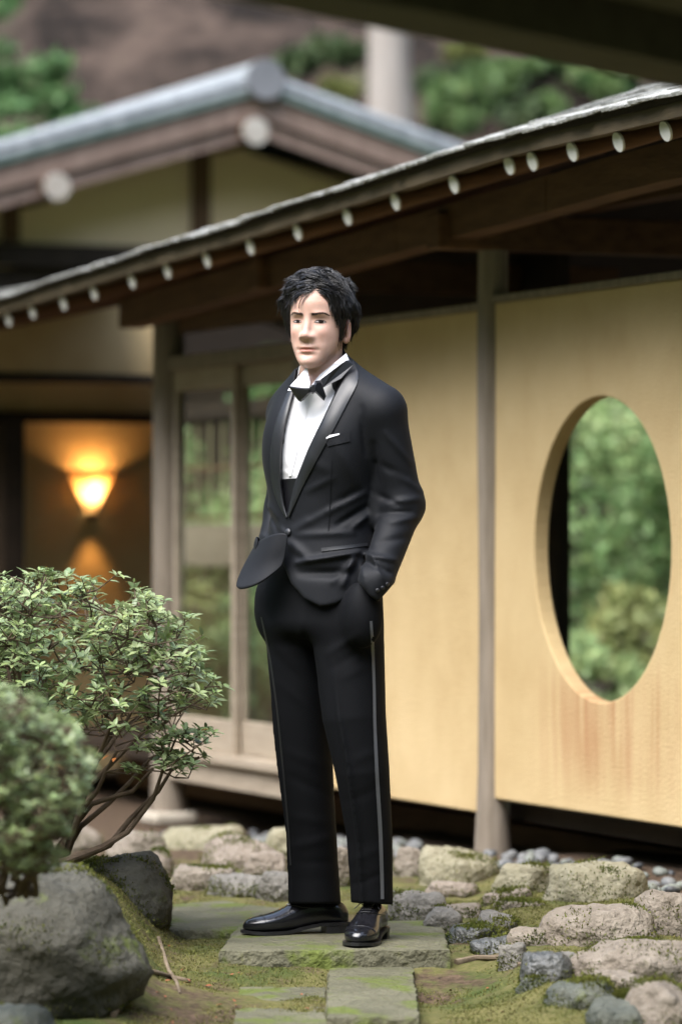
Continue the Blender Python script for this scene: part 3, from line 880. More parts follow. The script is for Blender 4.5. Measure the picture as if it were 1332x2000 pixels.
# river pebbles in the rain gutter along the wall
nmat('pebble', (0.0910, 0.0945, 0.0945), (0.1680, 0.1715, 0.1680), 0.6, 5, bump=0.1, spec=0.4)
nmat('pebble_dark', (0.0385, 0.0406, 0.0420), (0.0770, 0.0805, 0.0840), 0.55, 5, bump=0.1, spec=0.4)
nmat('pebble_green', (0.1190, 0.1330, 0.1155), (0.1890, 0.1995, 0.1750), 0.6, 5, bump=0.1, spec=0.4)
pebm = []
for i in range(9):
    r = np.random.RandomState(200+i)
    bm = bmesh.new(); bmesh.ops.create_icosphere(bm, subdivisions=2, radius=1)
    s = r.uniform(0.75, 1.25, 3)*np.array([1, 0.85, 0.62])
    for q in bm.verts: q.co = Vector((q.co.x*s[0]*(1+0.15*q.co.y), q.co.y*s[1], q.co.z*s[2]))
    me = bpy.data.meshes.new('pebble'); bm.to_mesh(me); bm.free()
    me.polygons.foreach_set('use_smooth', np.ones(len(me.polygons), dtype=bool))
    me.materials.append(MATS[('pebble', 'pebble', 'pebble_dark', 'pebble_green')[i % 4]])
    pebm.append(me)
pr = random.Random(5)
for i in range(290):
    v = -1.9 + 4.4*(i/290) + pr.uniform(-0.05, 0.05)
    u = pr.uniform(-0.36, 0.06)
    p = uv2w(u, v)
    z = gz_at(p.x, p.y)
    s = pr.uniform(0.016, 0.030)
    o = bpy.data.objects.new('pebble', pebm[pr.randrange(9)]); COL.objects.link(o)
    o.location = (p.x, p.y, z + s*0.25 + 0.008*pr.random()); o.scale = (s, s, s)
    o.rotation_euler = (pr.uniform(-.3, .3), pr.uniform(-.3, .3), pr.uniform(0, 6.28))
    tag(o, 'smooth grey river pebble in the rain gutter under the eave', 'pebble', 'river pebbles along the wall')

# ------------------------------------------------------------------ paving slabs
def slab(poly, z, th, label, seed):
    r = random.Random(seed)
    bm = bmesh.new()
    n = len(poly); pts = []
    for i in range(n):
        a = Vector(poly[i]); c = Vector(poly[(i+1) % n])
        m_ = max(2, int((c-a).length/0.03))
        for k in range(m_):
            p = a.lerp(c, k/m_)
            nrm = Vector((-(c-a).y, (c-a).x)).normalized()
            pts.append(p + nrm*r.uniform(-0.0035, 0.0035))
    cx = sum(p.x for p in pts)/len(pts); cy = sum(p.y for p in pts)/len(pts)
    rings = []
    for sc_, dz in ((1.0, -th), (1.004, -0.012), (0.996, -0.003), (0.982, 0.0), (0.75, 0.001), (0.4, 0.001)):
        rings.append([bm.verts.new((cx+(p.x-cx)*sc_, cy+(p.y-cy)*sc_, z+dz + (r.uniform(-0.002, 0.002) if -0.02 < dz < 0 else 0) + (0.006*float(fbm(np.array(p.x*sc_), np.array(p.y*sc_), 4, 2, seed)) if dz >= 0 else 0))) for p in pts])
    m_ = len(pts)
    for a, c in zip(rings[:-1], rings[1:]):
        for i in range(m_): bm.faces.new((a[i], a[(i+1) % m_], c[(i+1) % m_], c[i]))
    ce = bm.verts.new((cx, cy, z+0.001))
    for i in range(m_): bm.faces.new((rings[-1][i], rings[-1][(i+1) % m_], ce))
    bmesh.ops.recalc_face_normals(bm, faces=bm.faces[:])
    me = bpy.data.meshes.new('paving_slab'); bm.to_mesh(me); bm.free()
    me.polygons.foreach_set('use_smooth', np.ones(len(me.polygons), dtype=bool)); me.set_sharp_from_angle(angle=R(35))
    o = link('paving_slab', me, 'slab_stone')
    tag(o, label, 'paving slab', 'stone slabs of the garden path')
    return o
def gp(x, y, z): Y = (CAMZ-z)*7500/(y-1035); return ((x-666)/7500*Y, Y)
slab([gp(428,1857,0), gp(876,1854,0), gp(862,1797,0), gp(470,1800,0)], 0.0, 0.06, 'long worn stone slab that the man stands on', 1)
slab([gp(318,1812,-0.004), gp(560,1815,-0.004), gp(585,1775,-0.004), gp(440,1756,-0.004), gp(318,1764,-0.004)], -0.008, 0.05, 'mossy angled slab behind the pointed shoe', 2)
slab([gp(638,1985,-0.045), gp(819,1985,-0.045), gp(806,1884,-0.045), gp(641,1884,-0.045)], -0.045, 0.09, 'narrow greenish slab laid end on in front of the worn slab', 3)
slab([gp(452,2040,-0.072), gp(640,2040,-0.072), gp(637,1926,-0.072), gp(468,1926,-0.072)], -0.072, 0.06, 'mossy slab sunk beside the narrow greenish slab', 4)
slab([gp(200,1745,-0.01), gp(332,1748,-0.01), gp(332,1735,-0.01), gp(210,1732,-0.01)], 0.0, 0.05, 'small stone step edge beside the layered boulder', 5)

# ------------------------------------------------------------------ moss fuzz (uncountable)
def moss_fuzz():
    r = np.random.RandomState(12)
    n = 110000
    Y = r.uniform(8.5, 11.6, n); X = r.uniform(-0.09, 0.098, n)*Y
    keep = (fbm(X, Y, 5, 3, 21) - soil_amount(X, Y)*0.35 + 0.16) > r.uniform(-0.05, 0.08, n)
    X, Y = X[keep], Y[keep]
    Z = ground_h(X, Y)+ground_bumps(X, Y)
    n = len(X)
    a = r.uniform(0, 6.28, n); h = r.uniform(0.002, 0.007, n); wd = r.uniform(0.0012, 0.0028, n)
    dx, dy = np.cos(a)*wd, np.sin(a)*wd
    lx, ly = r.normal(0, 0.004, n), r.normal(0, 0.004, n)
    V = np.stack([np.stack([X-dx, Y-dy, Z-0.001], -1), np.stack([X+dx, Y+dy, Z-0.001], -1), np.stack([X+lx, Y+ly, Z+h], -1)], 1).reshape(-1, 3)
    F = np.arange(n*3).reshape(-1, 3)
    nmat('moss', (0.075, 0.088, 0.02), (0.17, 0.155, 0.052), 0.9, 5, island=0.4, spec=0.15, transl=0.25)
    tag(link('moss', fast_mesh('moss', V, F, False), 'moss'), 'short yellow green moss covering the garden ground', 'moss', kind='stuff')
moss_fuzz()

# moss that creeps up the feet of the stones and over some of their tops
def rock_moss():
    r = np.random.RandomState(44)
    PV = []; PN = []
    for o in list(bpy.data.objects):
        if o.name.split('.')[0] != 'garden_rock': continue
        me = o.data; n = len(me.vertices)
        co = np.empty(n*3, np.float32); me.vertices.foreach_get('co', co); co = co.reshape(-1, 3)
        no = np.empty(n*3, np.float32); me.vertices.foreach_get('normal', no); no = no.reshape(-1, 3)
        c, s_ = math.cos(o.rotation_euler.z), math.sin(o.rotation_euler.z)
        W = np.stack([c*co[:, 0]-s_*co[:, 1]+o.location.x, s_*co[:, 0]+c*co[:, 1]+o.location.y, co[:, 2]+o.location.z], 1)
        Nn = np.stack([c*no[:, 0]-s_*no[:, 1], s_*no[:, 0]+c*no[:, 1], no[:, 2]], 1)
        above = W[:, 2]-(ground_h(W[:, 0], W[:, 1])+ground_bumps(W[:, 0], W[:, 1]))
        big = o.location.x < -0.35 and o.location.y < 10.3
        nz = fbm(W[:, 0]+3*W[:, 2], W[:, 1]+W[:, 2], 9, 3, 17)
        foot = (above > -0.004) & (above < 0.018+0.05*np.maximum(0, nz+0.08))
        topm = (Nn[:, 2] > 0.35) & (nz > (0.07 if big else 0.13))
        m = np.where(foot | topm)[0]
        if not len(m): continue
        area = 4.0*(co[:, 0].max()*co[:, 1].max()+co[:, 0].max()*co[:, 2].max())
        k = int(min(14, max(3, area*1.6e5/n)))
        sp = math.sqrt(area/n)*1.2
        for _ in range(k):
            j = r.normal(0, sp, (len(m), 3))
            j -= Nn[m]*(j*Nn[m]).sum(1)[:, None]
            PV.append(W[m]+j-Nn[m]*0.001); PN.append(Nn[m])
    P = np.concatenate(PV); Nn = np.concatenate(PN); n = len(P)
    t = np.cross(Nn, r.normal(size=(n, 3))); t /= np.linalg.norm(t, axis=1)[:, None]+1e-9
    wd = r.uniform(.0018, .0036, n)[:, None]; h = r.uniform(.0015, .0045, n)[:, None]
    V = np.stack([P-t*wd, P+t*wd, P+Nn*h+np.array([0, 0, .003])+r.normal(0, .0025, (n, 3))], 1).reshape(-1, 3)
    tag(link('rock_moss', fast_mesh('rock_moss', V, np.arange(n*3).reshape(-1, 3), False), 'moss_cushion'), 'dark green moss creeping over the feet and tops of the stones', 'moss', kind='stuff')
    print('rock moss blades', n)
nmat('moss_cushion', (0.045, 0.062, 0.012), (0.125, 0.128, 0.030), 0.95, 9, spec=0.1, island=0.3, transl=0.2)
rock_moss()
# moss cushions on and between the stones
def moss_cushion(x, y, wpx, hpx, seed, label, z=-0.02, lift=0.0, mat='moss_cushion'):
    Y = (CAMZ-z)*7500/(y-1035); X = (x-666)/7500*Y
    sx = wpx/7500*Y/2; sz = hpx/7500*Y
    r = np.random.RandomState(seed)
    n = int(2500 + 9000*sx*sx*20); sz = sz*0.8
    a = r.uniform(0, 6.28, n); q = np.sqrt(r.uniform(0, 1, n))
    q = q*(0.75+1.1*fbm(np.cos(a)*1.5+seed, np.sin(a)*1.5, 2.0, 3, seed+2)); q = np.clip(q, 0, 1.2)
    px, py = q*np.cos(a), q*np.sin(a)
    zz = np.sqrt(np.maximum(0, 1-q*q))*(1+0.5*fbm(px+seed, py, 3, 3, seed))
    bx = px*sx*(1+0.3*fbm(py, px+seed, 2, 2, seed)); by = py*sx*0.8; bz = zz*sz
    an = r.uniform(0, 6.28, n); wd = r.uniform(0.0015, 0.003, n); h = r.uniform(0.002, 0.006, n)
    dx, dy = np.cos(an)*wd, np.sin(an)*wd
    V = np.stack([np.stack([bx-dx, by-dy, bz-.003], -1), np.stack([bx+dx, by+dy, bz-.003], -1), np.stack([bx+px*h*.8+r.normal(0, .003, n), by+py*h*.8, bz+h*(0.4+zz)], -1)], 1).reshape(-1, 3)
    me = fast_mesh('moss_cushion', V, np.arange(n*3).reshape(-1, 3), False)
    # solid core below the blades
    bm = bmesh.new(); bmesh.ops.create_icosphere(bm, subdivisions=3, radius=1)
    for v in bm.verts:
        k = 1+0.5*float(fbm(np.array(v.co.x+seed), np.array(v.co.y), 3, 3, seed))
        an_ = math.atan2(v.co.y, v.co.x); kk = 0.75+1.1*float(fbm(np.array(math.cos(an_)*1.5+seed), np.array(math.sin(an_)*1.5), 2.0, 3, seed+2))
        v.co = Vector((v.co.x*sx*0.97*kk, v.co.y*sx*0.78*kk, v.co.z*sz*0.95*k))
    o = link('moss_cushion', me, mat, None, (X, Y, z+lift))
    mc = bpy.data.meshes.new('core'); bm.to_mesh(mc); bm.free()
    mc.polygons.foreach_set('use_smooth', np.ones(len(mc.polygons), dtype=bool))
    link('core', mc, mat, o)
    tag(o, label, 'moss', kind='stuff')
for i, (x, y, wp, hp, lb, z, lf) in enumerate([
  (1010,1765,230,22,'wide moss patch behind the humped pale stone',-0.03,0),
  (1150,1738,120,26,'moss mound against the wedge shaped kerb stone',-0.03,0),
  (1105,1850,130,46,'moss cushion under the humped pale stone',-0.03,0),
  (1240,1880,200,40,'moss cushion on the arched pale stone',-0.03,0.015),
  (1215,1985,46,60,'moss tuft at the foot of the bulky pale stone',-0.06,0),
  (205,1728,140,36,'bright moss strip on the shoulder of the round boulder',0.10,0.01),
  (40,1700,180,30,'moss mat at the roots of the azalea',0.19,0),
  (60,1860,70,50,'dark moss clump in a hollow of the round boulder',-0.01,0.0),
  (590,1885,220,14,'low moss fringe below the edge of the worn slab',-0.055,0),
  (880,1730,110,16,'moss patch around the low pinkish stone',-0.03,0),
  ]):
    moss_cushion(x, y, wp, hp, 300+i, lb, z, lf)

# fallen twigs and a root
nmat('twig', (0.10, 0.075, 0.05), (0.19, 0.15, 0.105), 0.85, 12, bump=0.3, spec=0.2)
def ground_stick(pts, rad, label, cat):
    P = []
    for x, y in pts:
        X, Y = gp(x, y, -0.06); P.append((X, Y, gz_at(X, Y)+rad*0.6))
    o = MB().tube(P, [rad*(1-0.5*i/len(P)) for i in range(len(P))], 8).build('fallen_branch' if cat == 'branch' else 'tree_root', 'twig', None, smooth=True)
    tag(o, label, cat)
ground_stick([(222,1998),(250,1972),(278,1948),(310,1930),(340,1924),(372,1926)], 0.008, 'bare fallen branch lying below the round boulder', 'branch')
ground_stick([(310,1885),(330,1915),(345,1935),(352,1952)], 0.006, 'short fallen twig crossing the bare branch', 'branch')
ground_stick([(890,1896),(930,1893),(975,1898),(1010,1912),(1040,1928)], 0.009, 'thin mossy root edging the small hollow', 'root')

# fallen leaves on the path
nmat('dry_leaf', (0.16, 0.055, 0.025), (0.27, 0.12, 0.045), 0.7, 20, spec=0.2, island=0.3)
def leaf_geo(l, wd, curl=0.15):
    return [(0,0,0),(l*.3,wd*.42,wd*curl),(l*.65,wd*.40,wd*curl),(l,0,-l*.06),(l*.65,-wd*.40,wd*curl),(l*.3,-wd*.42,wd*curl),(l*.5,0,0)], [(0,6,1),(1,6,2),(2,6,3),(3,6,4),(4,6,5),(5,6,0)]
lr = random.Random(9)
lm = bpy.data.meshes.new('fallen_leaf'); V, F = leaf_geo(1, 0.5); lm.from_pydata(V, [], F); lm.materials.append(MATS['dry_leaf'])
for i in range(46):
    x = lr.choice([lr.uniform(300, 480), lr.uniform(330, 620), lr.uniform(820, 1000)]); y = lr.uniform(1835, 1990)
    X, Y = gp(x, y, -0.05)
    o = bpy.data.objects.new('fallen_leaf', lm); COL.objects.link(o)
    s = lr.uniform(0.010, 0.022); o.scale = (s, s, s)
    o.location = (X, Y, gz_at(X, Y)+0.006); o.rotation_euler = (lr.uniform(-.4, .4), lr.uniform(-.4, .4), lr.uniform(0, 6.3))
    tag(o, 'tiny dry brown leaf fallen on the moss', 'leaf', 'dry leaves on the path')

# ================================================================== azalea bush
nmat('leaf_azalea', (0.16, 0.225, 0.09), (0.275, 0.335, 0.165), 0.32, 3, island=0.35, spec=0.55, transl=0.28)
nmat('leaf_young', (0.1955, 0.2818, 0.0862), (0.2875, 0.3565, 0.1380), 0.4, 3, island=0.3, spec=0.5, transl=0.3)
nmat('leaf_orange', (0.42, 0.13, 0.04), (0.5, 0.2, 0.05), 0.5, 3, spec=0.4, transl=0.3)
nmat('bark', (0.055, 0.038, 0.026), (0.12, 0.088, 0.06), 0.85, 20, bump=0.4, bscale=60, spec=0.2)

def leaf_mat4(pos, dirv, up, s):
    d = dirv.normalized(); u_ = up - d*up.dot(d)
    u_ = u_.normalized() if u_.length > 1e-5 else d.orthogonal().normalized()
    y = u_.cross(d)
    return Matrix(((d.x*s, y.x*s, u_.x*s, pos.x), (d.y*s, y.y*s, u_.y*s, pos.y), (d.z*s, y.z*s, u_.z*s, pos.z), (0, 0, 0, 1)))

def bush(name, label, base_px, baseY, tips, Yspread, leaf_len, nmain, seed, singles=0,  gap=None, base_z=None, stemr=0.010, core=0.0):
    """tips: list of (x,y,Y) world targets for leaf rosettes; stems fork from the base towards them"""
    r = random.Random(seed)
    bx, by = base_px
    base = at(bx, by, baseY)
    root = empty(name, base)
    tag(root, label, 'bush')
    LV, LF = leaf_geo(1, 0.42, 0.12)
    shared = []
    for mname in ('leaf_azalea', 'leaf_young'):
        me = bpy.data.meshes.new('leaf'); me.from_pydata(LV, [], LF); me.materials.append(MATS[mname])
        me.polygons.foreach_set('use_smooth', np.ones(len(me.polygons), dtype=bool)); shared.append(me)
    # main stems
    mains = []
    stems = MB()
    cx = sum(t.x for t in tips)/len(tips); cy = sum(t.y for t in tips)/len(tips)
    for i in range(nmain):
        t = tips[r.randrange(len(tips))]
        b0 = Vector((r.uniform(-0.05, 0.05), r.uniform(-0.04, 0.04), -0.03))
        e = (t-base)*0.72
        pts = []
        for k in range(7):
            q = k/6
            p = b0.lerp(e, q); p.z += 0.10*math.sin(math.pi*q)*(0.2 if e.z > 0.3 else -0.3)*(0.8+0.4*r.random())
            p += Vector((r.uniform(-1, 1), r.uniform(-1, 1), r.uniform(-1, 1)))*0.010*(q > 0)
            pts.append(p)
        mains.append(pts)
        MB().tube(pts, [stemr*(1-0.62*k/6) for k in range(7)], 7).build('stem', 'bark', root, smooth=True)
    nodes = [(p, k) for pts in mains for k, p in enumerate(pts) if k >= 2]
    twigs = MB()
    leaves = []
    for t in tips:
        tl = t-base
        # nearest node below
        best = min(nodes, key=lambda n: (n[0]-tl).length + (0.15 if n[0].z > tl.z else 0))[0]
        mid = best.lerp(tl, 0.5) + Vector((r.uniform(-.015, .015), r.uniform(-.015, .015), r.uniform(-.02, .005)))
        twigs.tube([best, mid, tl], [0.0028, 0.002, 0.0012], 5, caps=False)
        if (best-tl).length > 0.05: nodes.append((mid, 3))
        dirv = (tl-best).normalized()*0.6 + Vector((0, 0, 0.8))
        dirv.normalize()
        a1 = dirv.orthogonal().normalized(); a2 = dirv.cross(a1)
        n = r.randint(5, 8); ph = r.random()*6.28
        for k in range(n):
            an = ph + 2.4*k
            lift = r.uniform(0.05, 0.65)
            d = (a1*math.cos(an)+a2*math.sin(an)) + dirv*lift
            pos = tl - dirv*(0.004*k*r.random())
            s = leaf_len*r.uniform(0.65, 1.2)*(1-0.3*(lift > 0.5))
            leaves.append((pos, d, dirv, s, 1 if (lift > 0.5 and r.random() < 0.7) or r.random() < 0.12 else 0))
        # a few leaves down the twig
        for k in range(2):
            q = r.uniform(0.45, 0.9); p = mid.lerp(tl, q)
            an = r.random()*6.28
            leaves.append((p, a1*math.cos(an)+a2*math.sin(an)+dirv*0.2, dirv, leaf_len*r.uniform(.6, 1), 0))
    tag(twigs.build('twigs', 'bark', root, fixn=False), kind='stuff')
    # leaves nearest the camera and in the open as single pieces, the rest joined
    order = sorted(range(len(leaves)), key=lambda i: leaves[i][0].y - 0.6*leaves[i][0].z - 0.5*leaves[i][0].x - leaves[i][3]*6)
    single = set(order[:singles])
    big = {0: ([], []), 1: ([], [])}
    for i, (pos, d, up, s, mi) in enumerate(leaves):
        M = leaf_mat4(pos, d, up, s)
        if i in single:
            o = bpy.data.objects.new('leaf', shared[mi]); COL.objects.link(o); o.parent = root; o.matrix_local = M
        else:
            V, F = big[mi]; n0 = len(V)
            V.extend([tuple(M @ Vector(p)) for p in LV]); F.extend([(a+n0, b_+n0, c+n0) for a, b_, c in LF])
    for mi, nm in ((0, 'foliage'), (1, 'young_foliage')):
        V, F = big[mi]
        if V: tag(link(nm, fast_mesh(nm, V, np.array(F)), ('leaf_azalea', 'leaf_young')[mi], root), kind='stuff')
    return root

br = random.Random(21)
def inside_poly(x, y, poly):
    c = False; n = len(poly); j = n-1
    for i in range(n):
        xi, yi = poly[i]; xj, yj = poly[j]
        if ((yi > y) != (yj > y)) and (x < (xj-xi)*(y-yi)/(yj-yi)+xi): c = not c
        j = i
    return c
outline = [(-180,1150),(-60,1120),(20,1132),(80,1112),(160,1122),(235,1128),(300,1170),(335,1195),(385,1222),(395,1262),(440,1335),(425,1372),(360,1385),(330,1420),(250,1440),(200,1420),(140,1440),(60,1450),(-180,1480)]
tips = []
def fill_tips(n, poly, Y0, Y1, layered=True):
    out = []; guard = 0
    xs = [p[0] for p in poly]; ys = [p[1] for p in poly]
    while len(out) < n and guard < n*40:
        guard += 1
        x = br.uniform(min(xs), max(xs)); y = br.uniform(min(ys), max(ys))
        if not inside_poly(x, y, poly): continue
        # clumped layers
        if vnoise(np.array(x/42.0), np.array(y/26.0), 8) < 0.36: continue
        out.append(at(x, y, br.uniform(Y0, Y1)))
    return out
tips += fill_tips(1050, outline, 9.85, 10.75)
low = [(330,1425),(440,1418),(425,1440),(395,1500),(330,1508),(240,1500),(225,1470),(290,1450)]
tips += fill_tips(46, low, 10.0, 10.35)
for x, y in ((52,1122),(88,1114),(160,1128),(176,1132),(232,1120),(262,1138),(276,1150),(298,1165),(322,1172),(362,1200),(376,1204),(396,1240),(388,1262),(404,1318),(418,1326),(436,1340),(412,1372),(420,1430),(400,1452),(380,1492),(20,1138),(8,1120)):
    tips.append(at(x, y, br.uniform(9.9, 10.3)))
az = bush('azalea_bush', 'loose open azalea bush with glossy leaves growing above the layered boulder', (95, 1692), 10.2, tips, 0.4, 0.034, 18, 5, singles=290)
# long low stems that arch out to the right
for i, px in enumerate([[(110,1688),(200,1655),(250,1625),(300,1560),(320,1500),(345,1440)], [(120,1690),(215,1650),(255,1600),(310,1545),(335,1505),(390,1478)],
                        [(100,1690),(150,1600),(170,1540),(230,1480),(290,1420),(330,1380)], [(95,1688),(140,1620),(180,1570),(260,1545),(300,1500)],
                        [(105,1690),(130,1640),(175,1510),(215,1440),(280,1395),(380,1350)]]):
    pts = [at(x, y, 10.15+0.03*i)-az.location for x, y in px]
    MB().tube(pts, [0.0105-0.0016*k for k in range(len(pts))], 8).build('stem', 'bark', az, smooth=True)
for x, y in ((318,1392),(214,1475),(226,1480),(408,1424)):
    p = at(x, y, 9.95)-az.location
    LV, LF = leaf_geo(0.022, 0.012)
    q = Matrix.Translation(p) @ Matrix.Rotation(br.uniform(0, 6), 4, 'Z') @ Matrix.Rotation(br.uniform(-.6, .6), 4, 'Y')
    o = MB().add([q @ Vector(v) for v in LV], LF).build('withered_leaf', 'leaf_orange', az)

outline2 = [(-170,1335),(-60,1318),(10,1340),(62,1338),(100,1385),(148,1402),(160,1440),(196,1480),(172,1520),(184,1565),(140,1590),(120,1650),(90,1625),(40,1660),(-170,1640)]
tips2 = fill_tips(1300, outline2, 7.7, 8.5)
for t in fill_tips(230, [(-60,1590),(150,1560),(135,1660),(100,1700),(-60,1690)], 7.9, 8.5): tips2.append(t)
b2 = bush('clipped_azalea', 'dense low azalea with small leaves in front of the loose open azalea', (30, 1720), 8.45, tips2, 0.3, 0.021, 12, 6, singles=0, stemr=0.008)

# ================================================================== trees and shrubs behind
nmat('leaf_far', (0.105, 0.18, 0.06), (0.20, 0.295, 0.115), 0.5, 1.2, island=0.45, spec=0.35, transl=0.4)
nmat('leaf_far_light', (0.25, 0.35, 0.14), (0.38, 0.47, 0.23), 0.5, 1.0, island=0.4, spec=0.35, transl=0.45)
nmat('leaf_far_olive', (0.14, 0.17, 0.055), (0.27, 0.28, 0.10), 0.55, 1.2, island=0.4, spec=0.3, transl=0.3)
nmat('leaf_hill', (0.05, 0.085, 0.035), (0.115, 0.155, 0.07), 0.55, 1.2, island=0.4, spec=0.3, transl=0.35)
nmat('leaf_cedar', (0.06, 0.135, 0.045), (0.13, 0.225, 0.085), 0.55, 1.5, island=0.4, spec=0.3, transl=0.35)
nmat('trunk_grey', (0.1920, 0.1680, 0.1440), (0.2880, 0.2600, 0.2320), 0.85, 4, (3, 3, 0.3), 0.5, 20, spec=0.2)
nmat('trunk_dark', (0.05, 0.04, 0.03), (0.11, 0.09, 0.07), 0.85, 4, (3, 3, 0.3), 0.5, 20, spec=0.2)

def crown_mesh(seed, rx, ry, rz, n, leaf, droop=0.0, lumps=14, fill=0.5):
    r = np.random.RandomState(seed)
    # lumps of foliage spread through an ellipsoid
    lc = r.normal(size=(lumps, 3)); lc /= np.linalg.norm(lc, axis=1)[:, None]
    lc *= (r.uniform(0.25, 0.95, lumps)**fill)[:, None]
    lr_ = r.uniform(0.22, 0.42, lumps)
    k = r.randint(0, lumps, n)
    d = r.normal(size=(n, 3)); d /= np.linalg.norm(d, axis=1)[:, None]
    P = lc[k] + d*(lr_[k]*r.uniform(0.55, 1.05, n))[:, None]
    P = P*np.array([rx, ry, rz])
    t = r.normal(size=(n, 3)); t[:, 2] -= droop; t /= np.linalg.norm(t, axis=1)[:, None]
    nn = d + r.normal(size=(n, 3))*0.6 + np.array([0, 0, 0.5])
    s = np.cross(t, nn); s /= np.linalg.norm(s, axis=1)[:, None]
    L_ = leaf*r.uniform(0.6, 1.3, n)[:, None]
    V = np.stack([P, P+t*L_*0.5+s*L_*0.26, P+t*L_, P+t*L_*0.5-s*L_*0.26], 1).reshape(-1, 3)
    F = np.arange(n*4).reshape(-1, 4)
    return V, F
def shrub(name, label, cat, base, h, rx, ry, rz, n, leaf, mat, seed, trunk_r=0.04, group=None, lumps=14, trunk_mat='trunk_dark', droop=0.0):
    root = empty(name, base); tag(root, label, cat, group)
    V, F = crown_mesh(seed, rx, ry, rz, n, leaf, droop, lumps)
    V = V + np.array([0, 0, h])
    link('crown', fast_mesh('crown', V, F, False), mat, root)
    rr = random.Random(seed)
    m_ = MB()
    m_.tube([(0, 0, -0.15), (rr.uniform(-.05, .05), rr.uniform(-.05, .05), h*0.5), (rr.uniform(-.1, .1), 0, h)], [trunk_r*1.3, trunk_r, trunk_r*0.4], 8)
    for k in range(5):
        a = rr.random()*6.28
        m_.tube([(0, 0, h*0.45), (rx*0.6*math.cos(a), ry*0.6*math.sin(a), h+rz*rr.uniform(-.2, .6))], [trunk_r*0.6, trunk_r*0.15], 6)
    m_.build('trunk', trunk_mat, root, smooth=True)
    return root
def shrub_uv(lab, x, u, h, rx, rz, n, leaf, mat, seed, cz=None, **k):
    v, _ = on_u(x, 1035, u)
    p = uv2w(u, v); p.z = float(ground_h(p.x, p.y))
    return shrub('garden_shrub', lab, 'shrub', p, h, rx, rx, rz, n, leaf, mat, seed, group='shrubs beyond the pavilion', **k)
# seen through the round opening
shrub_uv('tall pale green shrub filling the top of the round opening', 1190, 6.2, 1.9, 1.2, 1.0, 6200, 0.085, 'leaf_far_light', 61)
shrub_uv('bushy green shrub at the rim of the round opening', 1330, 5.6, 1.3, 0.8, 0.9, 4600, 0.08, 'leaf_far', 62)
shrub_uv('low olive shrub behind the bottom of the round opening', 1225, 4.4, 0.22, 0.75, 0.34, 2800, 0.09, 'leaf_far_olive', 63)
shrub_uv('dark green shrub beside the inner partition', 1110, 5.4, 0.9, 0.55, 0.75, 3000, 0.075, 'leaf_far', 64)
shrub_uv('small bright green shrub low behind the wall', 1150, 4.0, 0.25, 0.4, 0.30, 2200, 0.06, 'leaf_far_light', 65)
shrub_uv('spreading light green shrub far beyond the round opening', 1440, 6.8, 1.6, 1.1, 0.9, 4200, 0.09, 'leaf_far_light', 66)
shrub_uv('leafy olive shrub beyond the round opening', 1290, 4.5, 0.5, 0.45, 0.35, 2200, 0.07, 'leaf_far_olive', 60)
# shrubs added behind the glass doors to imitate greenery reflected in the panes
shrub_uv('pale green shrub added behind the glass doors to imitate their green reflection', 400, 2.4, 1.45, 0.55, 0.55, 3600, 0.07, 'leaf_far_light', 67)
shrub_uv('green shrub with dark leaves added behind the glass doors to imitate their green reflection', 520, 2.7, 1.5, 0.5, 0.6, 3200, 0.07, 'leaf_far', 68)
shrub_uv('low olive shrub added behind the glass doors to imitate their green reflection', 430, 2.2, 0.5, 0.42, 0.40, 2600, 0.07, 'leaf_far_olive', 69)
shrub_uv('small green shrub added behind the right hand glass door to imitate its green reflection', 530, 2.4, 0.45, 0.4, 0.36, 2400, 0.06, 'leaf_far', 70)
# canes and panel added behind the doors, standing in for reflected upright reeds
bl = empty('reed_blind', uv2w(1.62, 5.6, 0), TH)
tag(bl, 'reed blind of thin upright canes added behind the glass doors to imitate reflected reeds', 'blind')
for i in range(12):
    v = 0.05 + i*0.19; _r = 0.006
    MB().tube([(0, v, 1.12), (0, v, 1.66)], _r, 6).build('cane', 'reed', bl)
for z in (1.14, 1.40, 1.64):
    MB().box((0.012, -0.03, z), (0.022, 2.3, z+0.02)).build('batten', 'wood_brown', bl)
MB().box((-0.02, -0.05, 1.662), (0.05, 2.35, 1.75)).build('head_rail', 'wood_dark', bl)
MB().box((-0.02, -0.05, 0.90), (0.03, 2.35, 1.115)).build('panel', 'wood_pale', bl)
for v in (-0.05, 2.31):
    MB().box((-0.03, v-0.04, -0.1), (0.045, v, 1.76)).build('post', 'wood_dark', bl)

# hillside trees
def trunk_tree(label, x, y, Y, r, hgt, mat, seed):
    p = at(x, y, Y); p.z = float(ground_h(p.x, p.y)) - 0.2
    root = empty('cedar_tree', p); tag(root, label, 'tree')
    n = 12; pts = []; rad = []
    for i in range(n):
        t = i/(n-1); pts.append((0.04*math.sin(i*1.3+seed), 0.04*math.cos(i), hgt*t)); rad.append(r*(1.25-0.25*min(1, t*8))*(1-0.55*t))
    MB().tube(pts, rad, 18).build('trunk', mat, root, smooth=True)
    V, F = crown_mesh(seed, 1.6, 1.6, 3.2, 3500, 0.16, 0.6, 20)
    link('crown', fast_mesh('crown', V+np.array([0, 0, hgt*0.86]), F, False), 'leaf_cedar', root)
trunk_tree('straight pale grey cedar trunk rising from the leaf covered slope', 768, 230, 33.5, 0.185, 15, 'trunk_grey', 3)
trunk_tree('slender dark cedar standing high on the slope', 1480, 60, 40, 0.16, 16, 'trunk_dark', 4)
def hill_shrub(lab, x, y, Y, rx, rz, n, leaf, mat, seed):
    p = at(x, y, Y); z = float(ground_h(p.x, p.y)); p.z = z
    return shrub('hill_shrub', lab, 'shrub', p, max(0.12, rz*0.55), rx, rx*0.7, rz, n, leaf, mat, seed, 0.03, 'shrubs on the slope', lumps=10)
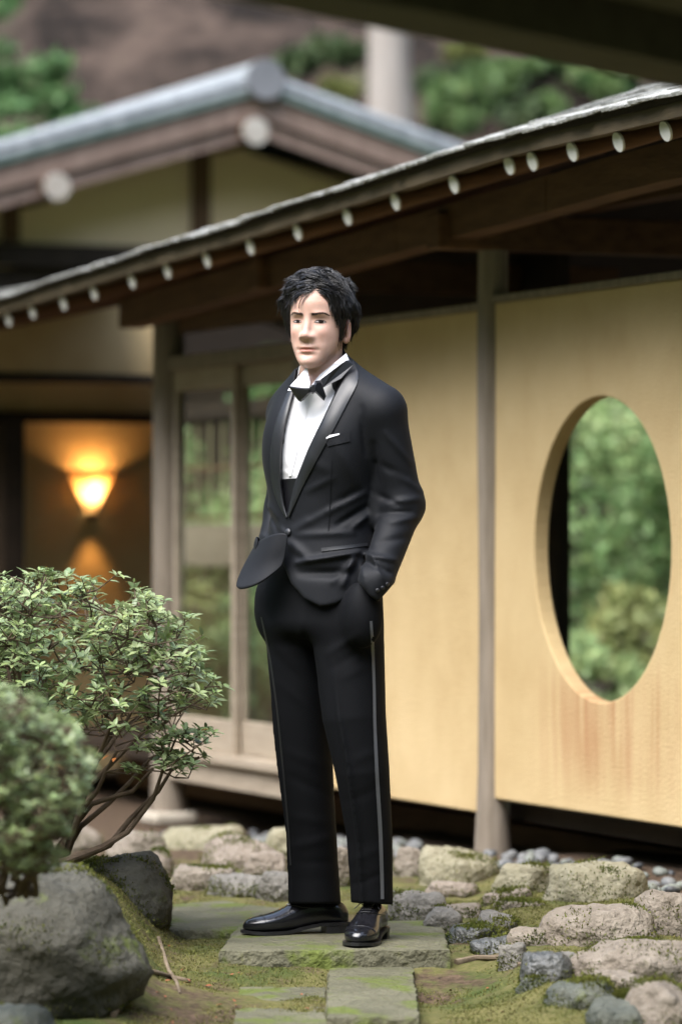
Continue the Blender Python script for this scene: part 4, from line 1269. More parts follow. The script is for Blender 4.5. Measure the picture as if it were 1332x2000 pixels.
def hillY(x, y):   # distance at which the slope appears at this pixel
    lo, hi = 29.0, 60.0
    for _ in range(40):
        m_ = (lo+hi)/2
        if float(ground_h((x-666)/7500*m_, m_)) < CAMZ+(1035-y)/7500*m_: lo = m_
        else: hi = m_
    return lo
for i, (x, y, rp, mat, lab) in enumerate([
   (930,200,46,'leaf_far','dark green shrub on the slope above the eave beside the cedar trunk'),
   (985,175,40,'leaf_far','green fern like shrub on the slope near the roof edge'),
   (1085,150,38,'leaf_cedar','bright green shrub on the slope below the gate eave'),
   (1160,165,40,'leaf_far_light','pale green shrub on the slope below the gate eave'),
   (1200,190,34,'leaf_far','small green shrub just above the shingled eave'),
   (870,250,36,'leaf_far','low green shrub on the slope beside the gable roof'),
   (660,200,34,'leaf_far_olive','faint olive shrub on the slope left of the cedar trunk'),
   (905,120,34,'leaf_far_olive','olive shrub high on the slope beside the cedar'),
   (20,15,40,'leaf_cedar','green shrub high on the slope in the corner')]):
    Y = hillY(x, y); rx = rp/7500*Y
    hill_shrub(lab, x, y, Y, rx, rx*0.7, 900, 0.11, mat, 80+i)
sr = random.Random(31)
_spots = ['beside a fallen trunk', 'under the cedar', 'on bare soil', 'among dead leaves']
for i in range(18):
    x = sr.choice([sr.uniform(840, 1260), sr.uniform(840, 1260), sr.uniform(840, 1260), sr.uniform(560, 720)]); y = sr.uniform(90, 265) if x > 800 else sr.uniform(100, 190)
    Y = hillY(x, y); rx = sr.uniform(26, 60)/7500*Y
    o = hill_shrub('low leafy undergrowth on the leaf littered slope', x, y, Y, rx, rx*sr.uniform(.25, .5), 420, 0.12, sr.choice(['leaf_hill', 'leaf_far', 'leaf_hill', 'leaf_cedar']), 120+i)
    o['group'] = 'undergrowth on the slope'
# cedar whose boughs hang in over the gabled roof
CTY = 31.0
ct = empty('cedar_bough_tree', (at(-300, 400, CTY).x, CTY, float(ground_h(at(-300, 400, CTY).x, CTY)))); tag(ct, 'green cedar with drooping boughs reaching over the gabled roof', 'tree')
MB().tube([(0, 0, -0.2), (0.05, 0, 2.5), (0, 0, 6.5)], [0.16, 0.13, 0.05], 12).build('trunk', 'trunk_dark', ct, smooth=True)
m_ = MB(); cr = []
for i, (x, y, rp) in enumerate([(20,210,95),(90,190,75),(150,230,55),(60,150,60),(110,120,40),(-20,120,90),(-60,220,120),(-120,100,120),(185,262,34),(-140,250,130),(30,268,70),(10,20,34)]):
    p = at(x, y, CTY+0.2*math.sin(i*3))-ct.location
    rr = rp/7500*CTY
    V, F = crown_mesh(500+i, rr, rr*0.8, rr*0.42, int(260*(rp/60)**1.5), 0.105, 0.5, 8)
    cr.append((V+np.array(p), F))
    m_.tube([(0, 0, p.z-0.1), tuple(p*0.5+Vector((0, 0, p.z*0.5))), tuple(p)], [0.03, 0.02, 0.006], 6)
m_.build('bough', 'trunk_dark', ct, smooth=True)
VV = np.concatenate([c[0] for c in cr]); n0 = 0; FF = []
for V, F in cr: FF.append(F+n0); n0 += len(V)
link('crown', fast_mesh('crown', VV, np.concatenate(FF), False), 'leaf_cedar', ct)
# ================================================================== the man
MY = 10.15
man = empty('person', (-0.02, MY, 0.0))
tag(man, 'man in a black dinner suit and bow tie standing with both hands in his pockets', 'person')
MO = Vector((0.0, MY, 0.0)) - man.location        # person frame starts under the lens axis
def mlink(name, me, mat, parent=None):
    o = link(name, me, mat, parent if parent is not None else man)
    if parent is None: o.location = MO
    return o
K = 7500/MY
def P2(x, y): return (x-666)/K, CAMZ-(y-1035)/K

nmat('suit', (0.0028, 0.0034, 0.0052), (0.0041, 0.0049, 0.0071), 0.66, 300, bump=0.15, bscale=900, spec=0.22, sheen=0.02, bdist=0.001)
nmat('trouser_wool', (0.0019, 0.0022, 0.0032), (0.0028, 0.0032, 0.0044), 0.74, 300, bump=0.15, bscale=900, spec=0.14, sheen=0.0, bdist=0.001)
nmat('satin', (0.0101, 0.0108, 0.0130), (0.0137, 0.0144, 0.0173), 0.42, 200, spec=0.5)
nmat('satin_stripe', (0.0700, 0.0728, 0.0840), (0.0840, 0.0868, 0.1008), 0.34, 200, spec=0.8)
nmat('bow_satin', (0.0058, 0.0058, 0.0072), (0.0086, 0.0086, 0.0108), 0.35, 200, spec=0.5)
nmat('shirt', (0.6035, 0.6035, 0.6262), (0.6337, 0.6337, 0.6488), 0.75, 200, bump=0.1, bscale=600, spec=0.25, bdist=0.001)
nmat('shoe_leather', (0.006, 0.006, 0.0075), (0.010, 0.010, 0.012), 0.17, 40, bump=0.05, bscale=120, spec=0.5)
nmat('shoe_sole', (0.008, 0.008, 0.009), (0.014, 0.014, 0.015), 0.45, 40, spec=0.4)
nmat('lace', (0.006, 0.006, 0.007), (0.012, 0.012, 0.013), 0.6, 60, spec=0.4)
nmat('skin', (0.475, 0.295, 0.228), (0.575, 0.375, 0.305), 0.46, 22, bump=0.06, bscale=500, spec=0.34, sss=0.14, bdist=0.001, vcol='tint')
nmat('eye_white', (0.36, 0.31, 0.30), None, 0.25, spec=0.5)
nmat('iris', (0.014, 0.008, 0.006), None, 0.3, spec=0.3)
nmat('lash', (0.016, 0.011, 0.010), None, 0.6, spec=0.2)
nmat('brow', (0.050, 0.034, 0.028), None, 0.7, spec=0.2)
nmat('hair', (0.009, 0.008, 0.0085), (0.018, 0.016, 0.016), 0.27, 60, spec=0.6)
nmat('hair_under', (0.004, 0.0035, 0.0035), None, 0.8, spec=0.1)

# ---- implicit surfaces -> mesh
def grid3(lo, hi, h):
    ax = [np.arange(lo[i], hi[i]+h, h, dtype=np.float32) for i in range(3)]
    return np.meshgrid(*ax, indexing='ij')
def smin(a, b, k):
    h = np.clip(0.5+0.5*(b-a)/k, 0, 1)
    return b+(a-b)*h-k*h*(1-h)
def smax(a, b, k): return -smin(-a, -b, k)
def rcone(G, a, b, r1, r2):
    ba = np.array(b, np.float32)-np.array(a, np.float32)
    p = [G[i]-a[i] for i in range(3)]
    t = np.clip((p[0]*ba[0]+p[1]*ba[1]+p[2]*ba[2])/float((ba**2).sum()), 0, 1)
    d = np.sqrt((p[0]-t*ba[0])**2+(p[1]-t*ba[1])**2+(p[2]-t*ba[2])**2)
    return d-(r1+t*(r2-r1))
def ellip(G, c, r, rz=0.0):
    x, y, z = G[0]-c[0], G[1]-c[1], G[2]-c[2]
    if rz:
        cc, ss = math.cos(rz), math.sin(rz); x, y = cc*x+ss*y, -ss*x+cc*y
    k0 = np.sqrt((x/r[0])**2+(y/r[1])**2+(z/r[2])**2)
    k1 = np.sqrt((x/r[0]**2)**2+(y/r[1]**2)**2+(z/r[2]**2)**2)+1e-6
    return k0*(k0-1)/k1
def table(tab, zs):
    tab = np.array(sorted(tab)); zz = np.linspace(tab[0, 0], tab[-1, 0], 300)
    out = []
    n = 9
    for c in range(1, tab.shape[1]):
        q = np.interp(zz, tab[:, 0], tab[:, c])
        q = np.convolve(np.pad(q, n, mode='reflect', reflect_type='odd'), np.ones(2*n+1)/(2*n+1), mode='valid')
        out.append(np.interp(zs, zz, q).astype(np.float32))
    return out
def loft(G, tab, yaw, n=2.3):
    z1 = G[2][0, 0, :]
    cx, cy, a, b_ = table(tab, z1)
    c, s = math.cos(yaw), math.sin(yaw)
    dx, dy = G[0]-cx, G[1]-cy
    x = np.abs(c*dx+s*dy)/a; y = np.abs(-s*dx+c*dy)/b_
    return ((x**n+y**n)**(1/n)-1)*np.minimum(a, b_)
def snets(Fv, lo, h):
    S = Fv < 0
    c = np.zeros(tuple(n-1 for n in Fv.shape), dtype=np.int8)
    offs = [(i, j, k) for i in (0, 1) for j in (0, 1) for k in (0, 1)]
    nx, ny, nz = c.shape
    for i, j, k in offs: c += S[i:i+nx, j:j+ny, k:k+nz]
    act = np.argwhere((c > 0) & (c < 8))
    idm = np.full(c.shape, -1, dtype=np.int32)
    idm[act[:, 0], act[:, 1], act[:, 2]] = np.arange(len(act))
    val = np.stack([Fv[act[:, 0]+i, act[:, 1]+j, act[:, 2]+k] for i, j, k in offs], 1)
    acc = np.zeros((len(act), 3)); cnt = np.zeros(len(act))
    for a in range(8):
        for b_ in range(a+1, 8):
            oa, ob = np.array(offs[a]), np.array(offs[b_])
            if np.abs(oa-ob).sum() != 1: continue
            va, vb = val[:, a], val[:, b_]
            m = (va < 0) != (vb < 0)
            t = np.where(m, va/np.where(m, va-vb, 1), 0)
            acc += (m[:, None])*(oa[None]+t[:, None]*(ob-oa)[None]); cnt += m
    V = (act+acc/np.maximum(cnt, 1)[:, None])*h+np.array(lo)
    quads = []
    for ax in range(3):
        sl0 = [slice(None)]*3; sl1 = [slice(None)]*3
        sl0[ax] = slice(0, -1); sl1[ax] = slice(1, None)
        a, b_ = S[tuple(sl0)], S[tuple(sl1)]
        e = np.argwhere(a != b_)
        o1, o2 = [(1, 2), (2, 0), (0, 1)][ax]
        ok = (e[:, o1] > 0) & (e[:, o2] > 0) & (e[:, o1] < c.shape[o1]) & (e[:, o2] < c.shape[o2])
        e = e[ok]
        fl = a[e[:, 0], e[:, 1], e[:, 2]]
        def cell(d1, d2):
            q = e.copy(); q[:, o1] -= d1; q[:, o2] -= d2
            return idm[q[:, 0], q[:, 1], q[:, 2]]
        q = np.stack([cell(1, 1), cell(0, 1), cell(0, 0), cell(1, 0)], 1)
        q[~fl] = q[~fl][:, ::-1]
        quads.append(q)
    Q = np.concatenate(quads)
    return V, Q[(Q >= 0).all(1)]
def relax(V, Q, it=2, lam=0.5):
    n = len(V)
    e = np.concatenate([Q[:, [0, 1]], Q[:, [1, 2]], Q[:, [2, 3]], Q[:, [3, 0]]])
    e = np.concatenate([e, e[:, ::-1]])
    deg = np.maximum(np.bincount(e[:, 0], minlength=n), 1)
    for _ in range(it):
        m = np.stack([np.bincount(e[:, 0], weights=V[e[:, 1], k], minlength=n) for k in range(3)], 1)/deg[:, None]
        V = V+(m-V)*lam
    return V
def folds(G, lst):
    """soft ridges (+) and valleys (-) along lines given in photograph pixels"""
    out = np.zeros(G[0].shape, np.float32)
    X, Z = G[0][:, :1, :], G[2][:, :1, :]
    acc = np.zeros(X.shape, np.float32)
    for (x0, y0, x1, y1, amp, wd) in lst:
        amp *= 1.25; wd *= 0.66
        a, b_ = P2(x0, y0), P2(x1, y1)
        bx, bz = b_[0]-a[0], b_[1]-a[1]; L2 = bx*bx+bz*bz
        t = ((X-a[0])*bx+(Z-a[1])*bz)/L2
        tc = np.clip(t, 0, 1)
        d2 = (X-a[0]-tc*bx)**2+(Z-a[1]-tc*bz)**2
        w_ = wd/K
        acc += amp*np.exp(-d2/(w_*w_))*(0.35+0.65*np.sin(np.pi*np.clip(0.1+0.8*tc, 0, 1)))
    return acc
def inside2d(X, Z, poly):
    c = np.zeros(X.shape, bool); n = len(poly); j = n-1
    for i in range(n):
        xi, zi = poly[i]; xj, zj = poly[j]
        if zi != zj:
            c ^= ((zi > Z) != (zj > Z)) & (X < (xj-xi)*(Z-zi)/(zj-zi)+xi)
        j = i
    return c
def polydist(G, px):
    poly = [P2(*q) for q in px]
    X, Z = G[0][:, 0, :], G[2][:, 0, :]
    d = np.full(X.shape, 9.0, np.float32); n = len(poly)
    for i in range(n):
        a, b_ = poly[i], poly[(i+1) % n]
        bx, bz = b_[0]-a[0], b_[1]-a[1]
        t = np.clip(((X-a[0])*bx+(Z-a[1])*bz)/(bx*bx+bz*bz+1e-12), 0, 1)
        d = np.minimum(d, np.sqrt((X-a[0]-t*bx)**2+(Z-a[1]-t*bz)**2))
    return np.where(inside2d(X, Z, poly), -d, d)[:, None, :]

YAW = R(-42)
lx, ly = math.cos(YAW), math.sin(YAW)               # his left
fx, fy = math.sin(YAW), -math.cos(YAW)              # his front
def spot(cx, cy, lat, fwd, z): return (cx+lat*lx+fwd*fx, cy+lat*ly+fwd*fy, z)

TORSO = [  # z, cx, cy, half width, half depth
 (1.56, -0.045, 0.000, 0.050, 0.050), (1.515, -0.038, 0.004, 0.072, 0.064), (1.485, -0.030, 0.008, 0.112, 0.080), (1.45, -0.022, 0.010, 0.160, 0.098), (1.40, -0.020, 0.012, 0.172, 0.113),
 (1.34, -0.026, 0.012, 0.177, 0.124), (1.26, -0.036, 0.012, 0.172, 0.128), (1.17, -0.041, 0.012, 0.163, 0.124), (1.10, -0.041, 0.012, 0.158, 0.121),
 (1.02, -0.046, 0.010, 0.170, 0.129), (0.95, -0.052, 0.010, 0.184, 0.140), (0.86, -0.056, 0.010, 0.190, 0.146), (0.80, -0.058, 0.010, 0.192, 0.148)]
SL_ = (0.108, -0.112, 1.388); EL_ = (0.163, -0.085, 1.150); WL_ = (0.090, -0.205, 0.948); HL_ = (0.066, -0.212, 0.895)
SR_ = (-0.142, 0.125, 1.385); ER_ = (-0.152, 0.170, 1.135); WR_ = (-0.196, 0.070, 0.985)

FOLDS_J = [  # upper sleeve
 (752,850,800,905,.004,9),(735,905,790,935,-.004,10),(722,960,775,985,-.006,8),(745,985,815,975,.006,10),(738,1003,800,1000,-.006,8),(760,1020,812,1012,.005,9),
 (730,870,740,940,-.005,10),(770,925,822,960,.004,9),(706,800,712,890,-.003,8),
 # forearm and cuff
 (712,1082,770,1092,.008,8),(718,1098,760,1118,-.008,8),(722,1080,745,1128,.006,6),(740,1060,790,1050,-.004,10),(705,1100,712,1140,.005,9),
 # body: pull from the button and over the pocketed hand
 (575,1035,660,985,.005,12),(580,1045,690,1040,.004,10),(610,1010,700,960,-.004,12),(640,1000,720,960,.004,10),(660,1025,715,990,-.006,9),(690,1030,722,1005,.006,8),
 (566,1055,600,1085,.005,12),(580,1098,700,1078,.011,9),(590,1118,680,1118,-.010,14),(600,1090,560,1060,.004,10),(690,1090,670,1140,.008,10),(650,1135,690,1095,.005,9),
 (560,880,640,920,.003,16),(650,860,700,950,.003,18),(600,960,650,935,.003,10),
 # his right side
 (545,1030,560,1045,.004,8),(528,1000,545,1040,-.005,8),(522,985,540,1010,.004,7),(512,1045,530,1062,.006,7),(508,1062,530,1075,-.006,6)]

def jacket():
    h = 0.0042
    lo, hi = (-0.30, -0.30, 0.86), (0.26, 0.27, 1.575)
    G = grid3(lo, hi, h)
    D0 = loft(G, TORSO, YAW, 2.25)
    # chest and shoulder padding
    D0 = smin(D0, rcone(G, spot(-0.03, 0.012, 0.05, 0.0, 1.470), (0.104, -0.110, 1.402), 0.055, 0.062), 0.05)
    D0 = smin(D0, rcone(G, spot(-0.03, 0.012, -0.05, 0.0, 1.468), (-0.140, 0.122, 1.398), 0.055, 0.056), 0.05)
    D0 = smin(D0, ellip(G, spot(-0.03, 0.012, 0.07, 0.06, 1.31), (0.085, 0.07, 0.12), YAW), 0.05)
    D0 = smin(D0, ellip(G, spot(-0.03, 0.012, -0.07, 0.06, 1.31), (0.085, 0.07, 0.12), YAW), 0.05)
    fo = folds(G, FOLDS_J)
    # skirt is cut by the hem line
    hem = polydist(G, [(380,560),(380,1046),(490,1050),(540,1052),(552,1060),(553,1100),(570,1139),(596,1168),(626,1183),(656,1178),(690,1161),(720,1152),(930,1150),(930,560)])
    D = smax(D0-fo, hem, 0.004)
    # collar opening over the shirt
    V = polydist(G, [(580,640),(578,752),(560,820),(551,880),(550,938),(556,985),(561,1008),(574,950),(602,880),(642,798),(672,735),(690,700),(700,640)])
    front = (G[0]-(-0.03))*fx+(G[1]-0.012)*fy                # how far in front of the spine
    cut = np.maximum(V, 0.035-front)
    cut = np.maximum(cut, -(D0+0.016))
    D = smax(D, -cut, 0.003)
    neck = rcone(G, (-0.052, -0.012, 1.38), (-0.060, -0.025, 1.62), 0.062, 0.066)
    D = smax(D, -np.maximum(neck, -(G[2]-1.43)), 0.004)
    # sleeves
    Sl = smin(rcone(G, SL_, EL_, 0.062, 0.051), rcone(G, EL_, WL_, 0.053, 0.043), 0.03)
    Sl = smin(Sl, rcone(G, WL_, HL_, 0.043, 0.040), 0.02)
    Sl = smax(Sl-fo*0.9, polydist(G, [(600,500),(600,1120),(694,1128),(722,1162),(737,1172),(765,1140),(900,1100),(900,500)]), 0.006)
    Sr = smin(rcone(G, SR_, ER_, 0.054, 0.048), rcone(G, ER_, WR_, 0.050, 0.042), 0.03)
    D = smin(D, rcone(G, (0.098, -0.075, 1.215), (0.096, -0.085, 1.115), 0.032, 0.030), 0.01)
    D = smin(D, Sl, 0.022)
    D = smin(D, Sr-fo*0.7, 0.012)
    V_, Q = snets(D, lo, h)
    V_ = relax(V_, Q, 2, 0.45)
    me = fast_mesh('jacket', V_, Q)
    return me
jk = jacket()
jk_o = mlink('jacket', jk, 'suit')

def shirt():
    h = 0.005
    lo, hi = (-0.22, -0.22, 1.02), (0.12, 0.14, 1.575)
    G = grid3(lo, hi, h)
    D = loft(G, TORSO, YAW, 2.25)
    D = smin(D, ellip(G, spot(-0.03, 0.012, 0.07, 0.06, 1.31), (0.085, 0.07, 0.12), YAW), 0.05)
    D = smin(D, ellip(G, spot(-0.03, 0.012, -0.07, 0.06, 1.31), (0.085, 0.07, 0.12), YAW), 0.05)
    D = D+0.0135-folds(G, [(560,900,575,925,.003,6),(553,920,580,932,.003,5),(590,800,600,850,.0015,8)])
    neck = rcone(G, (-0.052, -0.012, 1.38), (-0.060, -0.025, 1.60), 0.064, 0.058)
    D = smin(D, smax(neck, G[2]-1.46, 0.01), 0.02)
    # neckline: open at the top for the neck
    D = smax(D, (G[2]-1.486)-0.30*((G[0]+0.05)*(-fx)+(G[1]+0.01)*(-fy)), 0.004)
    V_, Q = snets(D, lo, h)
    return fast_mesh('shirt', relax(V_, Q, 2), Q)
sh = shirt()
sh_o = mlink('shirt', sh, 'shirt')

# ---- trousers
LEG_L = [((0.008, -0.045, 0.90), 0.096), ((0.020, -0.055, 0.78), 0.092), ((0.034, -0.065, 0.60), 0.082), ((0.055, -0.062, 0.46), 0.0700), ((0.075, -0.030, 0.28), 0.0585), ((0.080, -0.010, 0.16), 0.0545), ((0.083, 0.002, 0.06), 0.053)]
LEG_R = [((-0.110, 0.058, 0.90), 0.086), ((-0.110, 0.068, 0.78), 0.087), ((-0.102, 0.090, 0.60), 0.078), ((-0.094, 0.108, 0.46), 0.070), ((-0.078, 0.135, 0.28), 0.0625), ((-0.072, 0.158, 0.16), 0.064), ((-0.068, 0.170, 0.06), 0.067)]
FOLDS_T = [(505,1195,560,1300,.006,14),(520,1260,590,1330,-.005,14),(540,1330,600,1380,.004,14),(700,1235,640,1275,.006,12),(715,1262,650,1300,-.005,12),(730,1290,670,1320,.004,12),
 (560,1470,640,1500,.004,16),(570,1520,650,1560,-.005,14),(690,1480,740,1460,.004,14),(680,1560,745,1530,-.004,14),(570,1660,650,1640,.006,14),(585,1690,660,1690,-.004,12),(680,1680,745,1650,.004,14),(690,1725,750,1700,-.005,10),(575,1600,640,1610,.004,14),
 (578,1700,572,1756,.005,5),(600,1240,620,1330,-.006,10),(590,1200,585,1260,.004,8)]
def trousers():
    h = 0.0045
    lo, hi = (-0.27, -0.25, 0.075), (0.19, 0.27, 1.06)
    G = grid3(lo, hi, h)
    D = None
    for leg in (LEG_L, LEG_R):
        d = None
        for (a, ra), (b_, rb) in zip(leg[:-1], leg[1:]):
            c = rcone(G, a, b_, ra+.002, rb+.002); d = c if d is None else np.minimum(d, c)
        D = d if D is None else smin(D, d, np.clip(0.05*(G[2]-0.72)/0.15, 0.004, 0.022))
    pel = loft(G, [(0.76, -0.054, 0.010, 0.150, 0.112), (0.84, -0.054, 0.010, 0.162, 0.118), (0.92, -0.052, 0.010, 0.160, 0.116), (1.08, -0.044, 0.010, 0.148, 0.108)], YAW, 2.3)
    pel = smax(pel, 0.80-G[2], 0.05)
    D = smin(D, pel, 0.03)
    # hands pushed into the pockets
    D = smin(D, ellip(G, (0.060, -0.175, 0.865), (0.050, 0.045, 0.085)), 0.05)
    D = smin(D, ellip(G, (-0.190, 0.075, 0.885), (0.034, 0.040, 0.070)), 0.05)
    D = D-folds(G, FOLDS_T)*0.34
    # front creases
    for leg, (ux, uy) in ((LEG_L, (-0.45, -0.89)), (LEG_R, (-0.93, -0.36))):
        zz = [q[0][2] for q in leg][::-1]
        cx = np.interp(G[2][0, 0], zz, [q[0][0] for q in leg][::-1]); cy = np.interp(G[2][0, 0], zz, [q[0][1] for q in leg][::-1])
        lat = (G[0]-cx)*(-uy)+(G[1]-cy)*ux; fw = (G[0]-cx)*ux+(G[1]-cy)*uy
        D = D-0.010*np.exp(-(lat/0.0075)**2)*(fw > 0)*np.clip((0.75-G[2])/0.2, 0, 1)
        D = D-0.004*np.exp(-(lat/0.012)**2)*(fw < 0)*np.clip((0.6-G[2])/0.2, 0, 1)
    hem = 0.097 - 0.02*np.clip((G[1]-0.0)/0.2, -0.4, 1.2) - 0.05*(G[0]-0.08)*(G[1] < 0.03)
    D = smax(D, hem-G[2], 0.002)
    # hollow hems
    V_, Q = snets(D, lo, h)
    V_ = relax(V_, Q, 2, 0.45)
    return fast_mesh('trousers', V_, Q)
tr = trousers()
tr_o = mlink('trousers', tr, 'trouser_wool')

# ---- things drawn onto a garment surface: bands, lapels, pockets
def bvh_of(me):
    n = len(me.vertices); co = np.empty(n*3, np.float32); me.vertices.foreach_get('co', co)
    return BVHTree.FromPolygons([tuple(p) for p in co.reshape(-1, 3).tolist()], [tuple(p.vertices) for p in me.polygons])
CAMP = Vector((0, -MY, CAMZ))
def hit(bv, x, y, fallback=None):
    d = Vector(((x-666)/7500, 1, (1035-y)/7500)).normalized()
    loc, nrm, i, dist = bv.ray_cast(CAMP, d)
    return (loc, nrm, d) if loc is not None else None
bj, bs, bt = bvh_of(jk), bvh_of(sh), bvh_of(tr)
def patch(bv, left, right, n, m, lift, th, name, mat, parent=None, bulge=0.0):
    """surface between two pixel polylines laid on a garment; lift in metres towards the camera side"""
    def res(pl, n):
        pl = np.array(pl, float); s = np.concatenate([[0], np.cumsum(np.linalg.norm(np.diff(pl, axis=0), axis=1))])
        t = np.linspace(0, s[-1], n)
        # smooth the polyline
        c = np.stack([np.interp(t, s, pl[:, k]) for k in (0, 1)], 1)
        for _ in range(2):
            c[1:-1] = 0.25*c[:-2]+0.5*c[1:-1]+0.25*c[2:]
        return c
    A_, B_ = res(left, n), res(right, n)
    D = np.full((n, m), np.nan)
    dirs = [[None]*m for _ in range(n)]
    for i in range(n):
        for j in range(m):
            x, y = A_[i]+(B_[i]-A_[i])*j/(m-1)
            h_ = hit(bv, x, y)
            d = Vector(((x-666)/7500, 1, (1035-y)/7500)); dirs[i][j] = d
            if h_: D[i, j] = h_[0].y+MY
    if np.isnan(D).all(): raise RuntimeError('patch misses '+name)
    for _ in range(60):                           # grow into misses
        bad = np.isnan(D)
        if not bad.any(): break
        Pd = np.pad(D, 1, constant_values=np.nan)
        nb = np.stack([Pd[:-2, 1:-1], Pd[2:, 1:-1], Pd[1:-1, :-2], Pd[1:-1, 2:]])
        with np.errstate(all='ignore'):
            mean = np.nanmean(nb, axis=0)
        D = np.where(bad, mean, D)
    for _ in range(2):                            # follow the cloth softly
        Pd = np.pad(D, 1, mode='edge'); D2 = (Pd[:-2, 1:-1]+Pd[2:, 1:-1]+Pd[1:-1, :-2]+Pd[1:-1, 2:]+2*D)/6
        D = np.minimum(D2, D)
    V = []; F = []
    for i in range(n):
        for j in range(m):
            t = j/(m-1)
            dd = D[i, j]-lift-bulge*math.sin(math.pi*t)
            V.append(CAMP+dirs[i][j]*dd)
    for i in range(n-1):
        for j in range(m-1): F.append((i*m+j, i*m+j+1, (i+1)*m+j+1, (i+1)*m+j))
    # back faces give it thickness
    k = len(V); V += [v+Vector((0, 1, 0))*th for v in V]
    F += [tuple(k+q for q in f[::-1]) for f in F]
    ring = [j for j in range(m)]+[i*m+m-1 for i in range(1, n)]+[(n-1)*m+j for j in range(m-2, -1, -1)]+[i*m for i in range(n-2, 0, -1)]
    for a, b_ in zip(ring, ring[1:]+ring[:1]): F.append((a, a+k, b_+k, b_))
    bm = bmesh.new(); vs = [bm.verts.new(v) for v in V]
    for f in F: bm.faces.new([vs[q] for q in f])
    bmesh.ops.recalc_face_normals(bm, faces=bm.faces[:])
    me = bpy.data.meshes.new(name); bm.to_mesh(me); bm.free()
    me.polygons.foreach_set('use_smooth', np.ones(len(me.polygons), dtype=bool)); me.set_sharp_from_angle(angle=R(50))
    return mlink(name, me, mat, parent)

# lapels: inner edge, outer edge from collar to button
lapL_in = [(690,704),(674,735),(644,795),(603,878),(575,945),(562,1006)]
lapL_out = [(699,728),(704,738),(688,768),(655,832),(622,892),(590,952),(564,1012)]
patch(bj, lapL_in, lapL_out, 26, 7, 0.005, 0.005, 'lapel', 'satin', jk_o, 0.003)
lapR_in = [(577,758),(566,800),(555,845),(550,890),(550,940),(555,985),(561,1008)]
lapR_out = [(560,768),(546,800),(533,840),(527,890),(529,940),(540,980),(558,1012)]
patch(bj, lapR_in, lapR_out, 26, 7, 0.005, 0.006, 'lapel', 'satin', jk_o, 0.003)
# cummerbund in the V
patch(bs, [(550,936),(552,960),(556,985),(559,1004)], [(580,934),(574,955),(567,985),(562,1004)], 8, 5, 0.004, 0.004, 'cummerbund', 'bow_satin')
# shirt front placket and pleats
for x0, y0, x1, y1 in ((600,790,566,930),):
    patch(bs, [(x0-3, y0), (x1-3, y1)], [(x0+3, y0), (x1+3, y1)], 14, 3, 0.002, 0.002, 'placket', 'shirt', sh_o)
# chest pocket, welt and pocket square
patch(bj, [(633,857),(640,872)], [(683,843),(684,862)], 4, 10, 0.003, 0.003, 'chest_pocket', 'suit', jk_o)
patch(bj, [(637,851),(637,857)], [(663,846),(663,849)], 3, 6, 0.0055, 0.002, 'pocket_square', 'shirt')
patch(bj, [(627,1070),(628,1077)], [(718,1060),(718,1066)], 4, 12, 0.003, 0.003, 'hip_pocket', 'satin', jk_o)
patch(bj, [(648,900),(640,1050)], [(649.5,900),(641.5,1050)], 12, 2, 0.0010, 0.001, 'dart', 'trouser_wool', jk_o)
# satin stripes down the trouser seams
patch(bt, [(722,1213),(725,1260),(728,1340),(729,1420),(733,1520),(739,1620),(742,1700),(743.5,1756)], [(727,1213),(731,1260),(733.5,1340),(735,1420),(740,1520),(746.5,1620),(749,1700),(750,1756)], 40, 3, 0.0022, 0.002, 'stripe', 'satin_stripe', tr_o)
patch(bt, [(509,1205),(525,1280),(539,1380),(551,1500),(560,1600),(566,1690)], [(512,1205),(528.5,1280),(542.5,1380),(554.5,1500),(563.5,1600),(569,1690)], 34, 3, 0.0015, 0.002, 'stripe', 'satin', tr_o)

# ---- free front corner of the jacket, pushed out over his right wrist
def cloth(rows, name, mat, parent, th=0.004, sub=3):
    """rows of (px x, px y, depth Y) control points -> smooth sheet"""
    n, m = len(rows), len(rows[0])
    V = []
    for r_ in rows:
        for x, y, dY in r_:
            p = at(x, y, MY+dY); V.append((p.x, p.y-MY, p.z))
    F = [(i*m+j, i*m+j+1, (i+1)*m+j+1, (i+1)*m+j) for i in range(n-1) for j in range(m-1)]
    me = bpy.data.meshes.new(name); me.from_pydata(V, [], F)
    me.polygons.foreach_set('use_smooth', np.ones(len(me.polygons), dtype=bool))
    o = mlink(name, me, mat, parent)
    s_ = o.modifiers.new('smooth', 'SUBSURF'); s_.levels = s_.render_levels = sub
    t_ = o.modifiers.new('thick', 'SOLIDIFY'); t_.thickness = th; t_.offset = 0
    return o
cloth([[(564,1041,-.110),(546,1041,-.100),(526,1046,-.078),(509,1056,-.03),(499,1064,.01)],
       [(560,1066,-.111),(542,1070,-.106),(520,1079,-.090),(500,1085,-.05),(488,1085,-.005)],
       [(557,1086,-.110),(538,1096,-.104),(513,1108,-.090),(490,1111,-.058),(475,1108,-.015)],
       [(552,1105,-.112),(533,1121,-.114),(506,1141,-.116),(479,1150,-.092),(456,1152,-.055)]], 'front_flap', 'suit', jk_o)
cloth([[(508,1050,.0),(500,1048,-.01),(504,1056,-.03)],[(505,1060,.02),(492,1064,-.005),(500,1074,-.03)],[(510,1075,.03),(498,1082,.0),(505,1086,-.03)]], 'sleeve_fold', 'suit', jk_o, 0.005)

